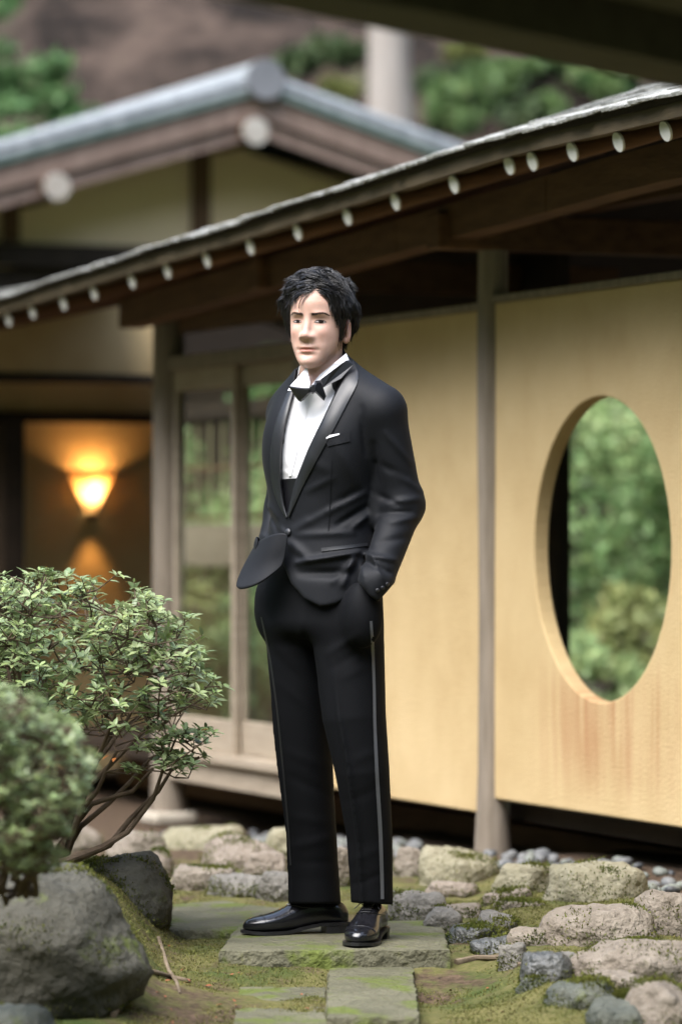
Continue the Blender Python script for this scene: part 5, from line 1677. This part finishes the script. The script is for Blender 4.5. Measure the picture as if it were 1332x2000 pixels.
def disc_on(bv, x, y, r, name, mat, parent, lift=0.003, dome=0.4):
    h_ = hit(bv, x, y)
    if not h_: return
    loc, nrm, d = h_
    if nrm.dot(d) > 0: nrm = -nrm
    bm = bmesh.new(); bmesh.ops.create_uvsphere(bm, u_segments=14, v_segments=8, radius=r)
    q = nrm.to_track_quat('Z', 'Y').to_matrix()
    for v in bm.verts: v.co = q @ Vector((v.co.x, v.co.y, v.co.z*dome)) + loc + nrm*lift
    me = bpy.data.meshes.new(name); bm.to_mesh(me); bm.free()
    me.polygons.foreach_set('use_smooth', np.ones(len(me.polygons), dtype=bool))
    return mlink(name, me, mat, parent)
disc_on(bj, 564, 1040, 0.0105, 'button', 'satin', jk_o, 0.004)
for x, y in ((737,1153),(747,1148),(756,1141)): disc_on(bj, x, y, 0.0058, 'cuff_button', 'satin', jk_o, 0.002)

# ---- shirt collar, bow tie
def ring_pt(a, r, z, tilt, cx=-0.056, cy=-0.018):
    """a measured from his front, tilt raises the back"""
    x = cx+r*(math.cos(a)*fx+math.sin(a)*lx); y = cy+r*(math.cos(a)*fy+math.sin(a)*ly)
    return Vector((x, y, z+tilt*(1-math.cos(a))/2))
def band(r0, r1, z0, z1, tilt, a0, a1, th, name, mat, parent=None, n=36, cx=-0.056, cy=-0.018):
    V = []; F = []
    for k in range(n+1):
        a = a0+(a1-a0)*k/n
        V += [ring_pt(a, r0, z0, tilt, cx, cy), ring_pt(a, r1, z1, tilt, cx, cy), ring_pt(a, r1-th, z1, tilt, cx, cy), ring_pt(a, r0-th, z0, tilt, cx, cy)]
    for k in range(n):
        for j in range(4): F.append((k*4+j, k*4+(j+1) % 4, (k+1)*4+(j+1) % 4, (k+1)*4+j))
    F += [(0, 1, 2, 3), tuple(n*4+j for j in (3, 2, 1, 0))]
    b_ = MB().add(V, F)
    o = b_.build(name, mat, parent if parent is not None else man, smooth=True)
    if parent is None: o.location = MO
    return o
band(0.070, 0.061, 1.462, 1.500, 0.048, R(75), R(285), 0.003, 'collar_stand', 'shirt', sh_o)
def leaf_panel(pts, name, mat, parent, th=0.003):
    V = [Vector((at(x, y, MY+d).x, d, at(x, y, MY+d).z)) for x, y, d in pts]
    n = len(V); V2 = V+[v+Vector((0.001, th, 0)) for v in V]
    F = [tuple(range(n)), tuple(range(2*n-1, n-1, -1))]+[(i, (i+1) % n, n+(i+1) % n, n+i) for i in range(n)]
    b_ = MB().add(V2, F)
    o = b_.build(name, mat, parent if parent is not None else man)
    if parent is None: o.location = MO
    return o
leaf_panel([(599,716,-.085),(606,748,-.108),(604,758,-.114),(586,764,-.112),(562,763,-.090),(568,752,-.075),(584,735,-.066)], 'collar_leaf', 'shirt', sh_o)
leaf_panel([(676,690,-.070),(682,706,-.085),(662,728,-.112),(632,752,-.125),(612,756,-.120),(608,752,-.116),(624,732,-.112),(652,710,-.098)], 'collar_leaf', 'shirt', sh_o)
# bow tie
bow = empty('bow_tie', MO); bow.parent = man
def bow_wing(pts, name):
    cxm = sum(p[0] for p in pts)/len(pts); cym = sum(p[1] for p in pts)/len(pts)
    V = []; n = len(pts)
    def w3(x, y, d): q = at(x, y, MY+d); return Vector((q.x, d, q.z))
    for x, y, d in pts: V.append(w3(x, y, d))
    for x, y, d in pts: V.append(w3(cxm+(x-cxm)*0.72, cym+(y-cym)*0.72, d-0.010))
    dc = sum(p[2] for p in pts)/n
    V.append(w3(cxm, cym, dc-0.011))
    for x, y, d in pts: V.append(w3(x, y, d+0.008))
    F = [(i, (i+1) % n, n+(i+1) % n, n+i) for i in range(n)]+[(n+i, n+(i+1) % n, 2*n) for i in range(n)]
    F += [(i, 2*n+1+i, 2*n+1+(i+1) % n, (i+1) % n) for i in range(n)]+[tuple(2*n+1+i for i in range(n))]
    return MB().add(V, F).build(name, 'bow_satin', bow, smooth=True)
bow_wing([(562,753,-.122),(580,756,-.130),(598,757,-.138),(608,757,-.142),(609,766,-.142),(603,771,-.138),(594,781,-.132),(588,785,-.128),(582,782,-.126),(572,768,-.124)], 'bow_loop')
bow_wing([(613,750,-.146),(616,744,-.140),(627,742,-.130),(630,752,-.130),(637,774,-.130),(633,783,-.132),(624,775,-.140),(616,767,-.146)], 'bow_loop')
bow_wing([(604,755,-.150),(612,750,-.152),(618,755,-.152),(619,766,-.152),(611,770,-.152),(605,767,-.150)], 'bow_knot')
leaf_panel([(626,741,-.136),(650,723,-.126),(676,704,-.104),(684,703,-.098),(690,712,-.100),(666,739,-.122),(631,757,-.138)], 'neck_band', 'bow_satin', bow, 0.004)

# ---- shoes
def shoe(toe_dir, heel, name_lbl):
    """heel: world xy (person frame) of the back of the heel; toe_dir: unit vector"""
    root = empty('shoe', (0, 0, 0)); root.parent = man; root.location = MO
    tx, ty = toe_dir; rx_, ry_ = -ty, tx
    def W(s, l, z): return Vector((heel[0]+tx*s+rx_*l, heel[1]+ty*s+ry_*l, z))
    S = [0, .012, .03, .06, .09, .12, .15, .18, .205, .23, .255, .272, .284, .291]
    HW = [.012, .024, .031, .034, .034, .0335, .037, .043, .046, .0445, .038, .030, .019, .006]
    HT = [.060, .078, .090, .099, .103, .099, .086, .071, .060, .0535, .049, .045, .039, .027]
    BT = [.026, .026, .026, .026, .024, .019, .013, .0105, .010, .010, .0105, .012, .014, .017]
    OFF = [0, 0, 0, 0, -.001, -.002, -.002, -.001, 0, .002, .003, .004, .004, .004]
    n = 22; V = []; F = []
    for s, hw, ht, bt_, of in zip(S, HW, HT, BT, OFF):
        for k in range(n):
            a = math.pi*2*k/n
            ca, sa = math.cos(a), math.sin(a)
            e = 0.62 if sa > 0 else 0.25
            xx = math.copysign(abs(ca)**0.75, ca)*hw*(1.0 if sa < 0.2 else 1-0.28*(sa**2)*(1 if s < 0.2 else 0.5))
            zz = bt_+(ht-bt_)*(0.5+0.5*math.copysign(abs(sa)**(0.9 if sa > 0 else 0.4), sa))
            cre = 0.0016*math.sin(s*520)*math.exp(-((s-.20)/.022)**2)*max(0, sa)
            V.append(W(s, xx+of, zz+cre))
    m_ = len(S)
    for i in range(m_-1):
        for k in range(n): F.append((i*n+k, i*n+(k+1) % n, (i+1)*n+(k+1) % n, (i+1)*n+k))
    F += [tuple(range(n)), tuple((m_-1)*n+k for k in range(n))]
    up = MB().add(V, F).build('upper', 'shoe_leather', root, smooth=True)
    up.modifiers.new('s', 'SUBSURF').render_levels = 2
    # welt and sole
    def outline(grow, sa, sb):
        L_, Rr = [], []
        for s in np.linspace(sa, sb, 26):
            hw = np.interp(s, S, HW)+grow; of = np.interp(s, S, OFF)
            L_.append((s, hw+of)); Rr.append((s, -hw+of))
        return L_, Rr
    def sole_mesh(grow, sa, sb, zlo, zhi, nm, mat):
        L_, Rr = outline(grow, sa, sb)
        V = []; F = []
        N_ = len(L_)
        for (s, l), (_, r_) in zip(L_, Rr):
            V += [W(s, l, zlo(s)), W(s, l, zhi(s)), W(s, r_, zhi(s)), W(s, r_, zlo(s))]
        for i in range(N_-1):
            for j in range(4): F.append((i*4+j, i*4+(j+1) % 4, (i+1)*4+(j+1) % 4, (i+1)*4+j))
        F += [(0, 1, 2, 3), tuple((N_-1)*4+j for j in (3, 2, 1, 0))]
        return MB().add(V, F).build(nm, mat, root, smooth=True)
    bot = lambda s: float(np.interp(s, [0, .08, .13, .17, .24, .291], [.022, .022, .012, .003, .001, .006]))
    sole_mesh(0.004, -0.003, 0.295, bot, lambda s: bot(s)+0.0085, 'sole', 'shoe_sole')
    sole_mesh(0.002, -0.001, 0.068, lambda s: 0.0005, lambda s: 0.0215, 'heel', 'shoe_sole')
    # cap seam, quarter seams, laces
    def top_pt(s, lat, lift=0.001):
        ht = np.interp(s, S, HT); hw = np.interp(s, S, HW); bt_ = np.interp(s, S, BT); of = np.interp(s, S, OFF)
        q = min(0.97, abs(lat)/hw)
        return W(s, lat+of, bt_+(ht-bt_)*(0.5+0.5*math.sqrt(max(0.0, 1-(q/0.92)**2.4)) if q < 0.92 else 0.5)+lift)
    sb = bvh_of(up.data)
    def surf(s, a, lift=0.0008):
        c = W(s, np.interp(s, S, OFF), (np.interp(s, S, HT)+np.interp(s, S, BT))/2)
        dirv = (W(s, math.cos(a)*0.1, math.sin(a)*0.1)-W(s, 0, 0)).normalized()
        loc, nr, i_, d_ = sb.ray_cast(c+dirv*0.2, -dirv)
        return (loc+dirv*lift) if loc is not None else c
    MB().tube([surf(.236+.004*math.sin(a), a) for a in np.linspace(R(8), R(172), 15)], 0.0011, 6).build('cap_seam', 'shoe_leather', root, smooth=True)
    for sg in (1, -1):
        pts = [surf(s, R(90)-sg*R(an)) for s, an in ((.168, 16), (.160, 30), (.148, 44), (.135, 58), (.12, 68), (.10, 76), (.085, 82))]
        MB().tube(pts, 0.0011, 6).build('quarter_seam', 'shoe_leather', root, smooth=True)
        pts = [surf(s, R(90)-sg*R(14)) for s in (.168, .155, .14, .125, .112)]
        MB().tube(pts, 0.0016, 6).build('facing_edge', 'shoe_leather', root, smooth=True)
    lc = MB()
    for k, s in enumerate((.116, .127, .138, .149, .160)):
        lc.tube([surf(s+0.003*math.sin(q), R(90)-R(20)*math.cos(q), 0.0024) for q in np.linspace(0, math.pi, 7)], 0.0017, 6)
    for sg in (1, -1):
        c0 = surf(.114, R(90), 0.004)
        lc.tube([c0, c0+(W(0, sg*.012, .006)-W(0, 0, 0)), c0+(W(.014, sg*.022, .001)-W(0, 0, 0)), c0+(W(.022, sg*.014, -.006)-W(0, 0, 0)), c0], 0.0015, 6)
        lc.tube([c0, c0+(W(.012, sg*.02, -.002)-W(0, 0, 0)), c0+(W(.028, sg*.034, -.016)-W(0, 0, 0))], 0.0014, 6)
    lc.build('laces', 'lace', root, smooth=True)
    return root
shoe((-0.975, -0.222), (0.020, 0.205), 'r')
shoe((-0.24, -0.970), (0.104, 0.095), 'l')

# ---- head
HYAW = R(-21); HROLL = R(1.5); HPITCH = R(-1)
HC = Vector((-0.0610, -0.030, 1.5085))           # chin level on the head axis
MH = Matrix.Translation(HC) @ Matrix.Rotation(HYAW, 4, 'Z') @ Matrix.Rotation(HROLL, 4, 'Y') @ Matrix.Rotation(HPITCH, 4, 'X')
ZT = [0, .006, .014, .026, .04, .055, .07, .09, .11, .13, .15, .17, .19, .205, .218, .228, .234, .2375]
WD = [.0155, .0235, .0318, .0422, .0508, .0575, .0625, .0675, .0706, .0724, .0732, .0728, .0695, .0640, .0545, .0410, .0260, .006]
FR = [.0755, .0835, .0865, .0850, .0845, .0870, .0872, .0860, .0850, .0875, .0905, .0915, .0875, .0800, .0670, .0480, .0300, .006]
BK = [-.045, -.032, -.020, .000, .020, .036, .050, .070, .084, .0925, .096, .0955, .0905, .0825, .0690, .0500, .0310, .006]
def sm_interp(z, tab):
    zz = np.linspace(0, .2375, 300); q = np.interp(zz, ZT, tab)
    q = np.convolve(np.pad(q, 6, mode='reflect', reflect_type='odd'), np.ones(13)/13, mode='valid')
    q[-6:] = np.interp(zz[-6:], ZT, tab)
    return np.interp(z, zz, q)
def head_field(G):
    x, y, z = G
    z1 = z[0, 0, :]
    wv, fv, bv_ = sm_interp(z1, WD), sm_interp(z1, FR), sm_interp(z1, BK)
    cy = (bv_-fv)/2; hd = (bv_+fv)/2
    n = np.interp(z1, [0, .06, .12, .2], [2.0, 2.15, 2.3, 2.15])
    yy = y-cy
    q = ((np.abs(x)/wv)**n+(np.abs(yy)/hd)**n)**(1/n)
    D = (q-1)*np.minimum(wv, hd)
    D = smax(D, z-0.2355, 0.02); D = smax(D, -z-0.001, 0.012)
    # face relief, only on the front
    fr = np.clip((-y-0.035)/0.03, 0, 1)
    X, Z = x[:, :1, :], z[:, :1, :]
    def g(cx, cz, sx, sz, amp, two=True):
        r_ = amp*np.exp(-((X-cx)/sx)**2-((Z-cz)/sz)**2)
        if two and cx: r_ = r_+amp*np.exp(-((X+cx)/sx)**2-((Z-cz)/sz)**2)
        return r_
    A_ = 0
    A_ = A_+g(.0315, .1215, .0165, .0105, -.0075)       # sockets
    A_ = A_+g(.0315, .1205, .0125, .0062, .0042)        # lids over the eyeball
    A_ = A_+g(.030, .1410, .019, .0065, .0030)          # brow ridge
    A_ = A_+g(.012, .128, .007, .012, -.0030)           # beside the bridge
    A_ = A_+g(.041, .094, .017, .016, .0032)            # cheekbones
    A_ = A_+g(.033, .066, .013, .016, -.0018)           # hollow beside the mouth
    A_ = A_+g(0, .0175, .0165, .013, .0038, False)      # chin
    A_ = A_+g(0, .0335, .020, .0055, -.0042, False)     # below the lip
    A_ = A_+g(0, .0415, .0155, .0042, .0052, False)     # lower lip
    A_ = A_+g(0, .0535, .0180, .0040, .0046, False)     # upper lip
    A_ = A_+g(0, .0472, .0200, .0016, -.0040, False)    # mouth line
    A_ = A_+g(.026, .0470, .006, .006, -.0028)          # mouth corners
    A_ = A_+g(0, .0630, .0045, .007, -.0022, False)     # philtrum
    A_ = A_+g(0, .165, .035, .022, .0016, False)        # forehead
    D = D-A_*fr
    # nose
    nose = rcone(G, (0, -.0810, .1300), (0, -.0975, .0860), .0055, .0082)
    nose = smin(nose, ellip(G, (0, -.0985, .0825), (.0102, .0098, .0086)), .010)
    for sg in (-1, 1):
        nose = smin(nose, ellip(G, (sg*.0120, -.0918, .0790), (.0066, .0088, .0064)), .008)
    nose = smax(nose, .0730-z+0.12*(-y-.095), .006)
    D = smin(D, nose, .015)
    for sg in (-1, 1):
        D = smax(D, -ellip(G, (sg*.0062, -.0985, .0732), (.0036, .0050, .0030)), .003)
    # ears
    for sg in (-1, 1):
        e = ellip(G, (sg*.0775, .012, .103), (.0085, .0175, .0315), sg*R(24))
        e = smax(e, -ellip(G, (sg*.0860, .006, .106), (.0055, .0100, .0190), sg*R(24)), .003)
        e = smin(e, ellip(G, (sg*.0740, .004, .0775), (.0060, .0085, .0095)), .008)
        e = smin(e, ellip(G, (sg*.0810, -.001, .098), (.0035, .0042, .0060)), .004)
        D = smin(D, e, .006)
    # neck and collarbone root
    nk = rcone(G, (0.004, .028, -.125), (0, .018, .070), .058, .0555)
    nk = smin(nk, ellip(G, (-.001, -.034, -.045), (.010, .012, .016)), .02)
    D = smin(D, nk, .014)
    return D
def head():
    h = 0.0023
    lo, hi = (-.098, -.128, -.122), (.098, .115, .245)
    G = grid3(lo, hi, h)
    D = head_field(G)
    V, Q = snets(D, lo, h)
    V = relax(V, Q, 3, 0.45)
    return V, Q
HV_, HQ = head()
hb = BVHTree.FromPolygons([tuple(p) for p in HV_.tolist()], [tuple(q) for q in HQ.tolist()])
Vw = np.array([tuple(MH @ Vector(p)) for p in HV_.tolist()])
hm = fast_mesh('body', Vw, HQ)
# complexion: lips, cheeks, nose tip, ears, and the blue shadow of a shaved beard
x, y, z = HV_[:, 0], HV_[:, 1], HV_[:, 2]
front = np.clip((-y-.03)/.03, 0, 1)
tint = np.ones((len(HV_), 3))
def blend(mask, c):
    global tint
    tint = tint*(1-mask[:, None])+np.array(c)[None]*tint*mask[:, None]
lipw = .0228
ul = np.clip(1-np.abs(x)/lipw, 0, 1)**0.45
lip = (1/(1+np.exp(-(z-(.0472-.0085*ul))/.0009)))*(1/(1+np.exp((z-(.0478+.0068*ul*(1-.10*np.exp(-(x/.004)**2))))/.0009)))*(np.abs(x) < lipw)*front
blend(lip*0.9, (0.86, 0.56, 0.56))
blend(front*np.exp(-(x/.024)**2-((z-.0472)/.0011)**2)*0.75, (0.42, 0.28, 0.28))
for sg in (-1, 1):
    blend(front*0.32*np.exp(-((x-sg*.042)/.02)**2-((z-.088)/.018)**2), (1.0, 0.80, 0.80))
    blend(front*0.35*np.exp(-((x-sg*.0315)/.018)**2-((z-.1125)/.006)**2), (0.86, 0.74, 0.74))
blend(np.clip((np.abs(x)-.068)/.008, 0, 1)*(z > .06)*(z < .14)*0.5, (1.0, 0.78, 0.75))
blend(front*0.25*np.exp(-(x/.012)**2-((z-.08)/.012)**2), (1.0, 0.84, 0.82))
blend(np.clip((.068-z)/.03, 0, 1)*(z > -.01)*(np.abs(x) < .07)*(1-lip)*0.28, (0.84, 0.86, 0.88))
ca = hm.color_attributes.new('tint', 'FLOAT_COLOR', 'POINT')
ca.data.foreach_set('color', np.concatenate([tint, np.ones((len(tint), 1))], 1).astype(np.float32).ravel())
body = mlink('body', hm, 'skin')

def face_pt(x_, z_, lift=0.0):
    loc, nr, i_, d_ = hb.ray_cast(Vector((x_, -.3, z_)), Vector((0, 1, 0)))
    if loc is None: loc, nr = Vector((x_, -.06, z_)), Vector((0, -1, 0))
    return loc+Vector((0, -lift, 0))
def face_patch(poly_top, poly_bot, n, lift, name, mat, parent, dome=0.0):
    V = []; F = []; m_ = 5
    for i in range(n):
        t = i/(n-1)
        xt = np.interp(t, np.linspace(0, 1, len(poly_top)), [p[0] for p in poly_top]); zt = np.interp(t, np.linspace(0, 1, len(poly_top)), [p[1] for p in poly_top])
        xb = np.interp(t, np.linspace(0, 1, len(poly_bot)), [p[0] for p in poly_bot]); zb = np.interp(t, np.linspace(0, 1, len(poly_bot)), [p[1] for p in poly_bot])
        for j in range(m_):
            s = j/(m_-1)
            V.append(MH @ face_pt(xt+(xb-xt)*s, zt+(zb-zt)*s, lift+dome*math.sin(math.pi*s)*math.sin(math.pi*t)))
    for i in range(n-1):
        for j in range(m_-1): F.append((i*m_+j, (i+1)*m_+j, (i+1)*m_+j+1, i*m_+j+1))
    me = fast_mesh(name, V, np.array(F))
    return mlink(name, me, mat, parent)
for sg in (-1, 1):
    def q(pts): return [(sg*a, b_) for a, b_ in pts]
    ez0 = .1205
    top = q([(.0175, ez0-.0022), (.0215, ez0+.0014), (.0265, ez0+.0030), (.0325, ez0+.0036), (.0385, ez0+.0030), (.0430, ez0+.0018), (.0465, ez0-.0002)])
    bot = q([(.0175, ez0-.0022), (.0215, ez0-.0026), (.0265, ez0-.0031), (.0325, ez0-.0033), (.0385, ez0-.0030), (.0430, ez0-.0022), (.0465, ez0-.0002)])
    ey = face_patch(top, bot, 15, 0.0006, 'eye', 'eye_white', body, 0.0012)
    # iris cut by the upper lid
    cx_ = sg*.0320+0.0027; r_ = .0057
    it, ib = [], []
    for a in np.linspace(math.pi, 0, 11):
        xx = cx_+r_*math.cos(a); zt = ez0+.0006+r_*math.sin(a); zb = ez0+.0006-r_*math.sin(a)
        tx_ = [p[0] for p in top]; o_ = np.argsort(tx_)
        lim_t = np.interp(xx, np.array(tx_)[o_], np.array([p[1] for p in top])[o_]); lim_b = np.interp(xx, np.array(tx_)[o_], np.array([p[1] for p in bot])[o_])
        it.append((xx, min(zt, lim_t))); ib.append((xx, max(zb, lim_b)))
    face_patch(it, ib, 11, 0.0018, 'iris', 'iris', ey)
    # lash line and fold of the upper lid
    MB().tube([MH @ face_pt(a, b_+.0002, .0010) for a, b_ in top], [.0003, .0008, .0011, .0012, .0012, .0011, .0006], 6).build('lashes', 'lash', ey, smooth=True)
    MB().tube([MH @ face_pt(a, b_-.0003, .0003) for a, b_ in bot], [.0002, .0003, .0004, .0004, .0005, .0005, .0003], 6).build('lower_lid', 'lash', ey, smooth=True)
    # brows: fine hairs along an arch
    rb = np.random.RandomState(40+sg)
    bV = MB()
    for i in range(170):
        t = rb.uniform(0, 1); xx = .0115+.0385*t
        zc = np.interp(t, [0, .25, .6, .8, 1], [.1372, .1388, .1425, .1425, .1385]); th_ = np.interp(t, [0, .15, .6, 1], [.0022, .0030, .0024, .0006])
        z0 = zc+rb.uniform(-th_, th_)
        ln = rb.uniform(.004, .007)
        an = np.interp(t, [0, .3, .7, 1], [65, 30, 12, -20])*math.pi/180+rb.normal(0, .18)
        p0 = face_pt(sg*xx, z0, .0004); p1 = face_pt(sg*(xx+ln*math.cos(an)), z0+ln*math.sin(an)*.6, .0009)
        bV.tube([MH @ p0, MH @ p1], [.00042, .00016], 4, caps=False)
    ob = bV.build('eyebrow', 'brow', body, fixn=False)

# ---- hair
HL_PHI = [0, 18, 34, 48, 62, 72, 80, 96, 110, 118, 135, 180]
HL_Z = [.1915, .1900, .182, .160, .128, .100, .136, .143, .140, .095, .055, .035]
def base_field(G):
    x, y, z = G
    z1 = z[0, 0, :]
    zc = np.maximum(z1, 0.0)
    wv, fv, bv_ = sm_interp(np.minimum(zc, .15), WD), sm_interp(np.minimum(zc, .15), FR), sm_interp(np.minimum(zc, .15), BK)
    cy = (bv_-fv)/2; hd = (bv_+fv)/2
    q = ((np.abs(x)/wv)**2.2+(np.abs(y-cy)/hd)**2.2)**(1/2.2)
    D = smax((q-1)*np.minimum(wv, hd), z-.150, .02)
    D = smin(D, ellip(G, (0, .0025, .150), (.0735, .0945, .0880)), .01)
    return smin(D, rcone(G, (0.004, .028, -.125), (0, .018, .070), .058, .0555), .014)
def ss(a, b_, t):
    t = np.clip((t-a)/(b_-a), 0, 1); return t*t*(3-2*t)
def hair_cap():
    h = 0.0032
    lo, hi = (-.125, -.145, .0), (.125, .145, .290)
    G = grid3(lo, hi, h)
    Db = base_field(G)
    x, y, z = G
    phi = np.degrees(np.arctan2(np.abs(x), -(y-.0)))
    zh = np.interp(phi, HL_PHI, HL_Z).astype(np.float32)
    # volume: fuller on top and over the temples, short at the nape
    vol = .0125+.006*ss(.20, .25, z)+.004*np.exp(-((z-.180)/.03)**2)*np.clip(np.abs(x)/.06, 0, 1)
    vol = vol*np.interp(phi, [0, 30, 60, 100, 180], [.95, .98, 1.05, .95, .85]).astype(np.float32)
    lump = .0035*np.sin(x*95+1.0)*np.sin(y*80+2*z*40)+.0028*np.sin(x*170+y*60+z*140)
    off = (vol+lump)*ss(0.0, .055, z-zh) + .004*ss(-.002, .012, z-zh)
    off = np.where(z-zh < 0, -.022, off)
    D = Db-off
    V, Q = snets(D, lo, h)
    V = relax(V, Q, 3, 0.5)
    U = np.minimum(D, np.where(z > .03, 9, 9))
    return V, Q
CV_, CQ = hair_cap()
cap_bv = BVHTree.FromPolygons([tuple(p) for p in CV_.tolist()], [tuple(q_) for q_ in CQ.tolist()])
hair = mlink('hair', fast_mesh('hair', np.array([tuple(MH @ Vector(p)) for p in CV_.tolist()]), CQ), 'hair_under')

def outer(p):
    """nearest point on whichever of head and hair volume lies outside"""
    a, na, _, da = cap_bv.find_nearest(p)
    b_, nb, _, db = hb.find_nearest(p)
    ina = (p-a).dot(na) < 0; inb = (p-b_).dot(nb) < 0
    if ina and not inb: return a, na
    if inb and not ina: return b_, nb
    if ina and inb: return (a, na) if da > db else (b_, nb)
    return (a, na) if da < db else (b_, nb)
hr = np.random.RandomState(77)
PARTX = .016
def flow(p):
    sx = 1 if p.x > PARTX else -1
    lat = min(1.0, abs(p.x-PARTX)/.06)
    top = max(0.0, min(1.0, (p.z-.15)/.08))
    if p.y < -.050:
        d = Vector((sx*(1.0*top+.15), .12, -.05-.95*(1-top)-.25*lat))
    elif p.y < .035:
        d = Vector((sx*(1.05*top+.12), -.34*top-.10+.25*(1-top), -.12-.95*(1-top)-.25*lat))
    else:
        b_ = min(1, (p.y-.035)/.04)
        d = Vector((sx*(.8*top*(1-b_)+.06), .55*b_*top+.12, -.2-.9*(1-top)))
    return d
SV, SF = [], []
def add_strand(pts, r0, r1):
    n = len(pts); n0 = len(SV)
    for i, p in enumerate(pts):
        t = (pts[min(i+1, n-1)]-pts[max(i-1, 0)])
        if t.length < 1e-7: t = Vector((0, 0, -1))
        t.normalize(); a = t.orthogonal().normalized(); b_ = t.cross(a)
        q = i/(n-1)
        r = r0*(0.55+0.45*min(1, q*4))*(1-q)+r1*q
        for k in range(3):
            an = 2.0944*k; SV.append(tuple(MH @ (p+a*(r*math.cos(an))+b_*(r*math.sin(an)))))
    for i in range(n-1):
        for k in range(3): SF.append((n0+i*3+k, n0+i*3+(k+1) % 3, n0+(i+1)*3+(k+1) % 3, n0+(i+1)*3+k))
def in_hair(p, marg=0.004):
    phi = math.degrees(math.atan2(abs(p.x), -p.y))
    return p.z > np.interp(phi, HL_PHI, HL_Z)+marg
ctr = Vector((0, .005, .125))
made = 0; guard = 0
while made < 800 and guard < 6000:
    guard += 1
    d = Vector(hr.normal(size=3)); d.normalize()
    if made > 620: d = Vector((PARTX/.1+hr.normal(0, .12), hr.uniform(-.9, .5), hr.uniform(.6, 1.0))).normalized()
    if d.z < -.5: continue
    loc, nr, _, _ = cap_bv.ray_cast(ctr+d*.3, -d)
    if loc is None or not in_hair(loc, .006): continue
    made += 1
    frontness = max(0, min(1, (-loc.y-.01)/.05)); topness = max(0, min(1, (loc.z-.17)/.05))
    L_ = hr.uniform(.035, .065)+.030*frontness*topness
    if loc.z < .10: L_ *= .55
    jit = Vector(hr.normal(size=3))*(.15 if made <= 620 else .40)
    fly = hr.uniform(0, 1)**3
    nseg = 7
    guide = [loc.copy()]; nrm = nr.copy(); p = loc.copy()
    curl = hr.uniform(-1, 1)
    for k in range(nseg):
        f = flow(p)+jit*(.35+.6*k/nseg)
        if k > nseg*.6: f += nrm*(.25*fly+.10)+Vector((curl*.3, 0, 0))
        f = f-nrm*f.dot(nrm)*(1 if k < nseg*.6 else .3)
        f.normalize()
        p = p+f*(L_/nseg)
        q, n2 = outer(p)
        want = .0010+.0045*fly*((k+1)/nseg)**2+.002*math.sin(math.pi*(k+1)/nseg)
        p = q+n2*want if (p-q).dot(n2) < want else p
        nrm = n2
        if abs(p.x) > .058 and p.z < .136 and -.014 < p.y < .036: break
        guide.append(p.copy())
    if len(guide) < 4: continue
    nst = 7
    for s in range(nst):
        o1 = Vector(hr.normal(size=3))*.0042
        ln = hr.uniform(.78, 1.08)
        pts = []
        for k, g_ in enumerate(guide):
            q = k/nseg
            spread = (1-.55*q)
            pts.append(g_+o1*spread+Vector(hr.normal(size=3))*.0002+nrm*(.0008*hr.uniform(0, 1)))
        m_ = max(3, int(round(len(pts)*ln)))
        add_strand(pts[:m_], .00125, .0002)
# loose tufts that break the outline
for i in range(130):
    d = Vector(hr.normal(size=3)); d.normalize()
    if d.z < .05: continue
    loc, nr, _, _ = cap_bv.ray_cast(ctr+d*.3, -d)
    if loc is None or not in_hair(loc, .03): continue
    f = flow(loc).normalized()
    dirv = (nr*hr.uniform(.25, .9)+f*.7+Vector(hr.normal(size=3))*.35).normalized()
    L_ = hr.uniform(.012, .030)
    bend = f*hr.uniform(-.2, .9)+Vector((0, 0, -.4))
    for s in range(4):
        o1 = Vector(hr.normal(size=3))*.0016
        pts = []
        for k in range(6):
            q = k/5
            pts.append(loc-nr*.003+dirv*(L_*q)+bend*(L_*.5*q*q)+o1*(1-.6*q))
        add_strand(pts, .0008, .00015)
# fringe that falls over the temples
def fringe(x0, z0, x1, z1, n, y0=-.02, w_=.010, r=.0010):
    for i in range(n):
        t0 = hr.uniform(0, 1); j0 = hr.normal(0, w_*.5); j1 = hr.normal(0, w_)
        pts = []
        for k in range(8):
            q = k/7
            xx = x0+(x1-x0)*(q**.55)+j0*(1-q)+j1*q; zz = z0+.007+(z1-z0-.007)*q**1.7+hr.normal(0, .0004)+j1*.4*q
            loc = face_pt(xx, zz) if abs(xx) < .066 else None
            if loc is None:
                sgn = 1 if xx > 0 else -1
                l2, n2, _, _ = hb.ray_cast(Vector((sgn*.3, y0+.004*q, zz)), Vector((-sgn, 0, 0)))
                loc = l2 if l2 is not None else Vector((xx, y0, zz))
                n2 = Vector((sgn*.7, -.7, 0))
            else: n2 = Vector((0.35 if xx > 0 else -.35, -1, .2)).normalized()
            lift = .014*(1-q)**1.3+.0022+.002*t0
            pts.append(loc+n2*lift)
        add_strand(pts, r, .0002)
# his left (over the brow tail and down before the ear)
fringe(.022, .205, .066, .150, 60, w_=.006)
fringe(.030, .202, .0655, .136, 60, w_=.004)
fringe(.035, .196, .0690, .125, 70, -.045, .004)
fringe(.050, .185, .0695, .108, 60, -.035, .003)
# his right
fringe(.010, .205, -.056, .164, 60, w_=.005)
fringe(-.005, .205, -.064, .150, 70, w_=.006)
fringe(-.030, .198, -.0690, .128, 70, -.045, .004)
fringe(-.050, .185, -.0695, .112, 50, -.038, .003)
mlink('strands', fast_mesh('strands', np.array(SV), np.array(SF)), 'hair', hair)
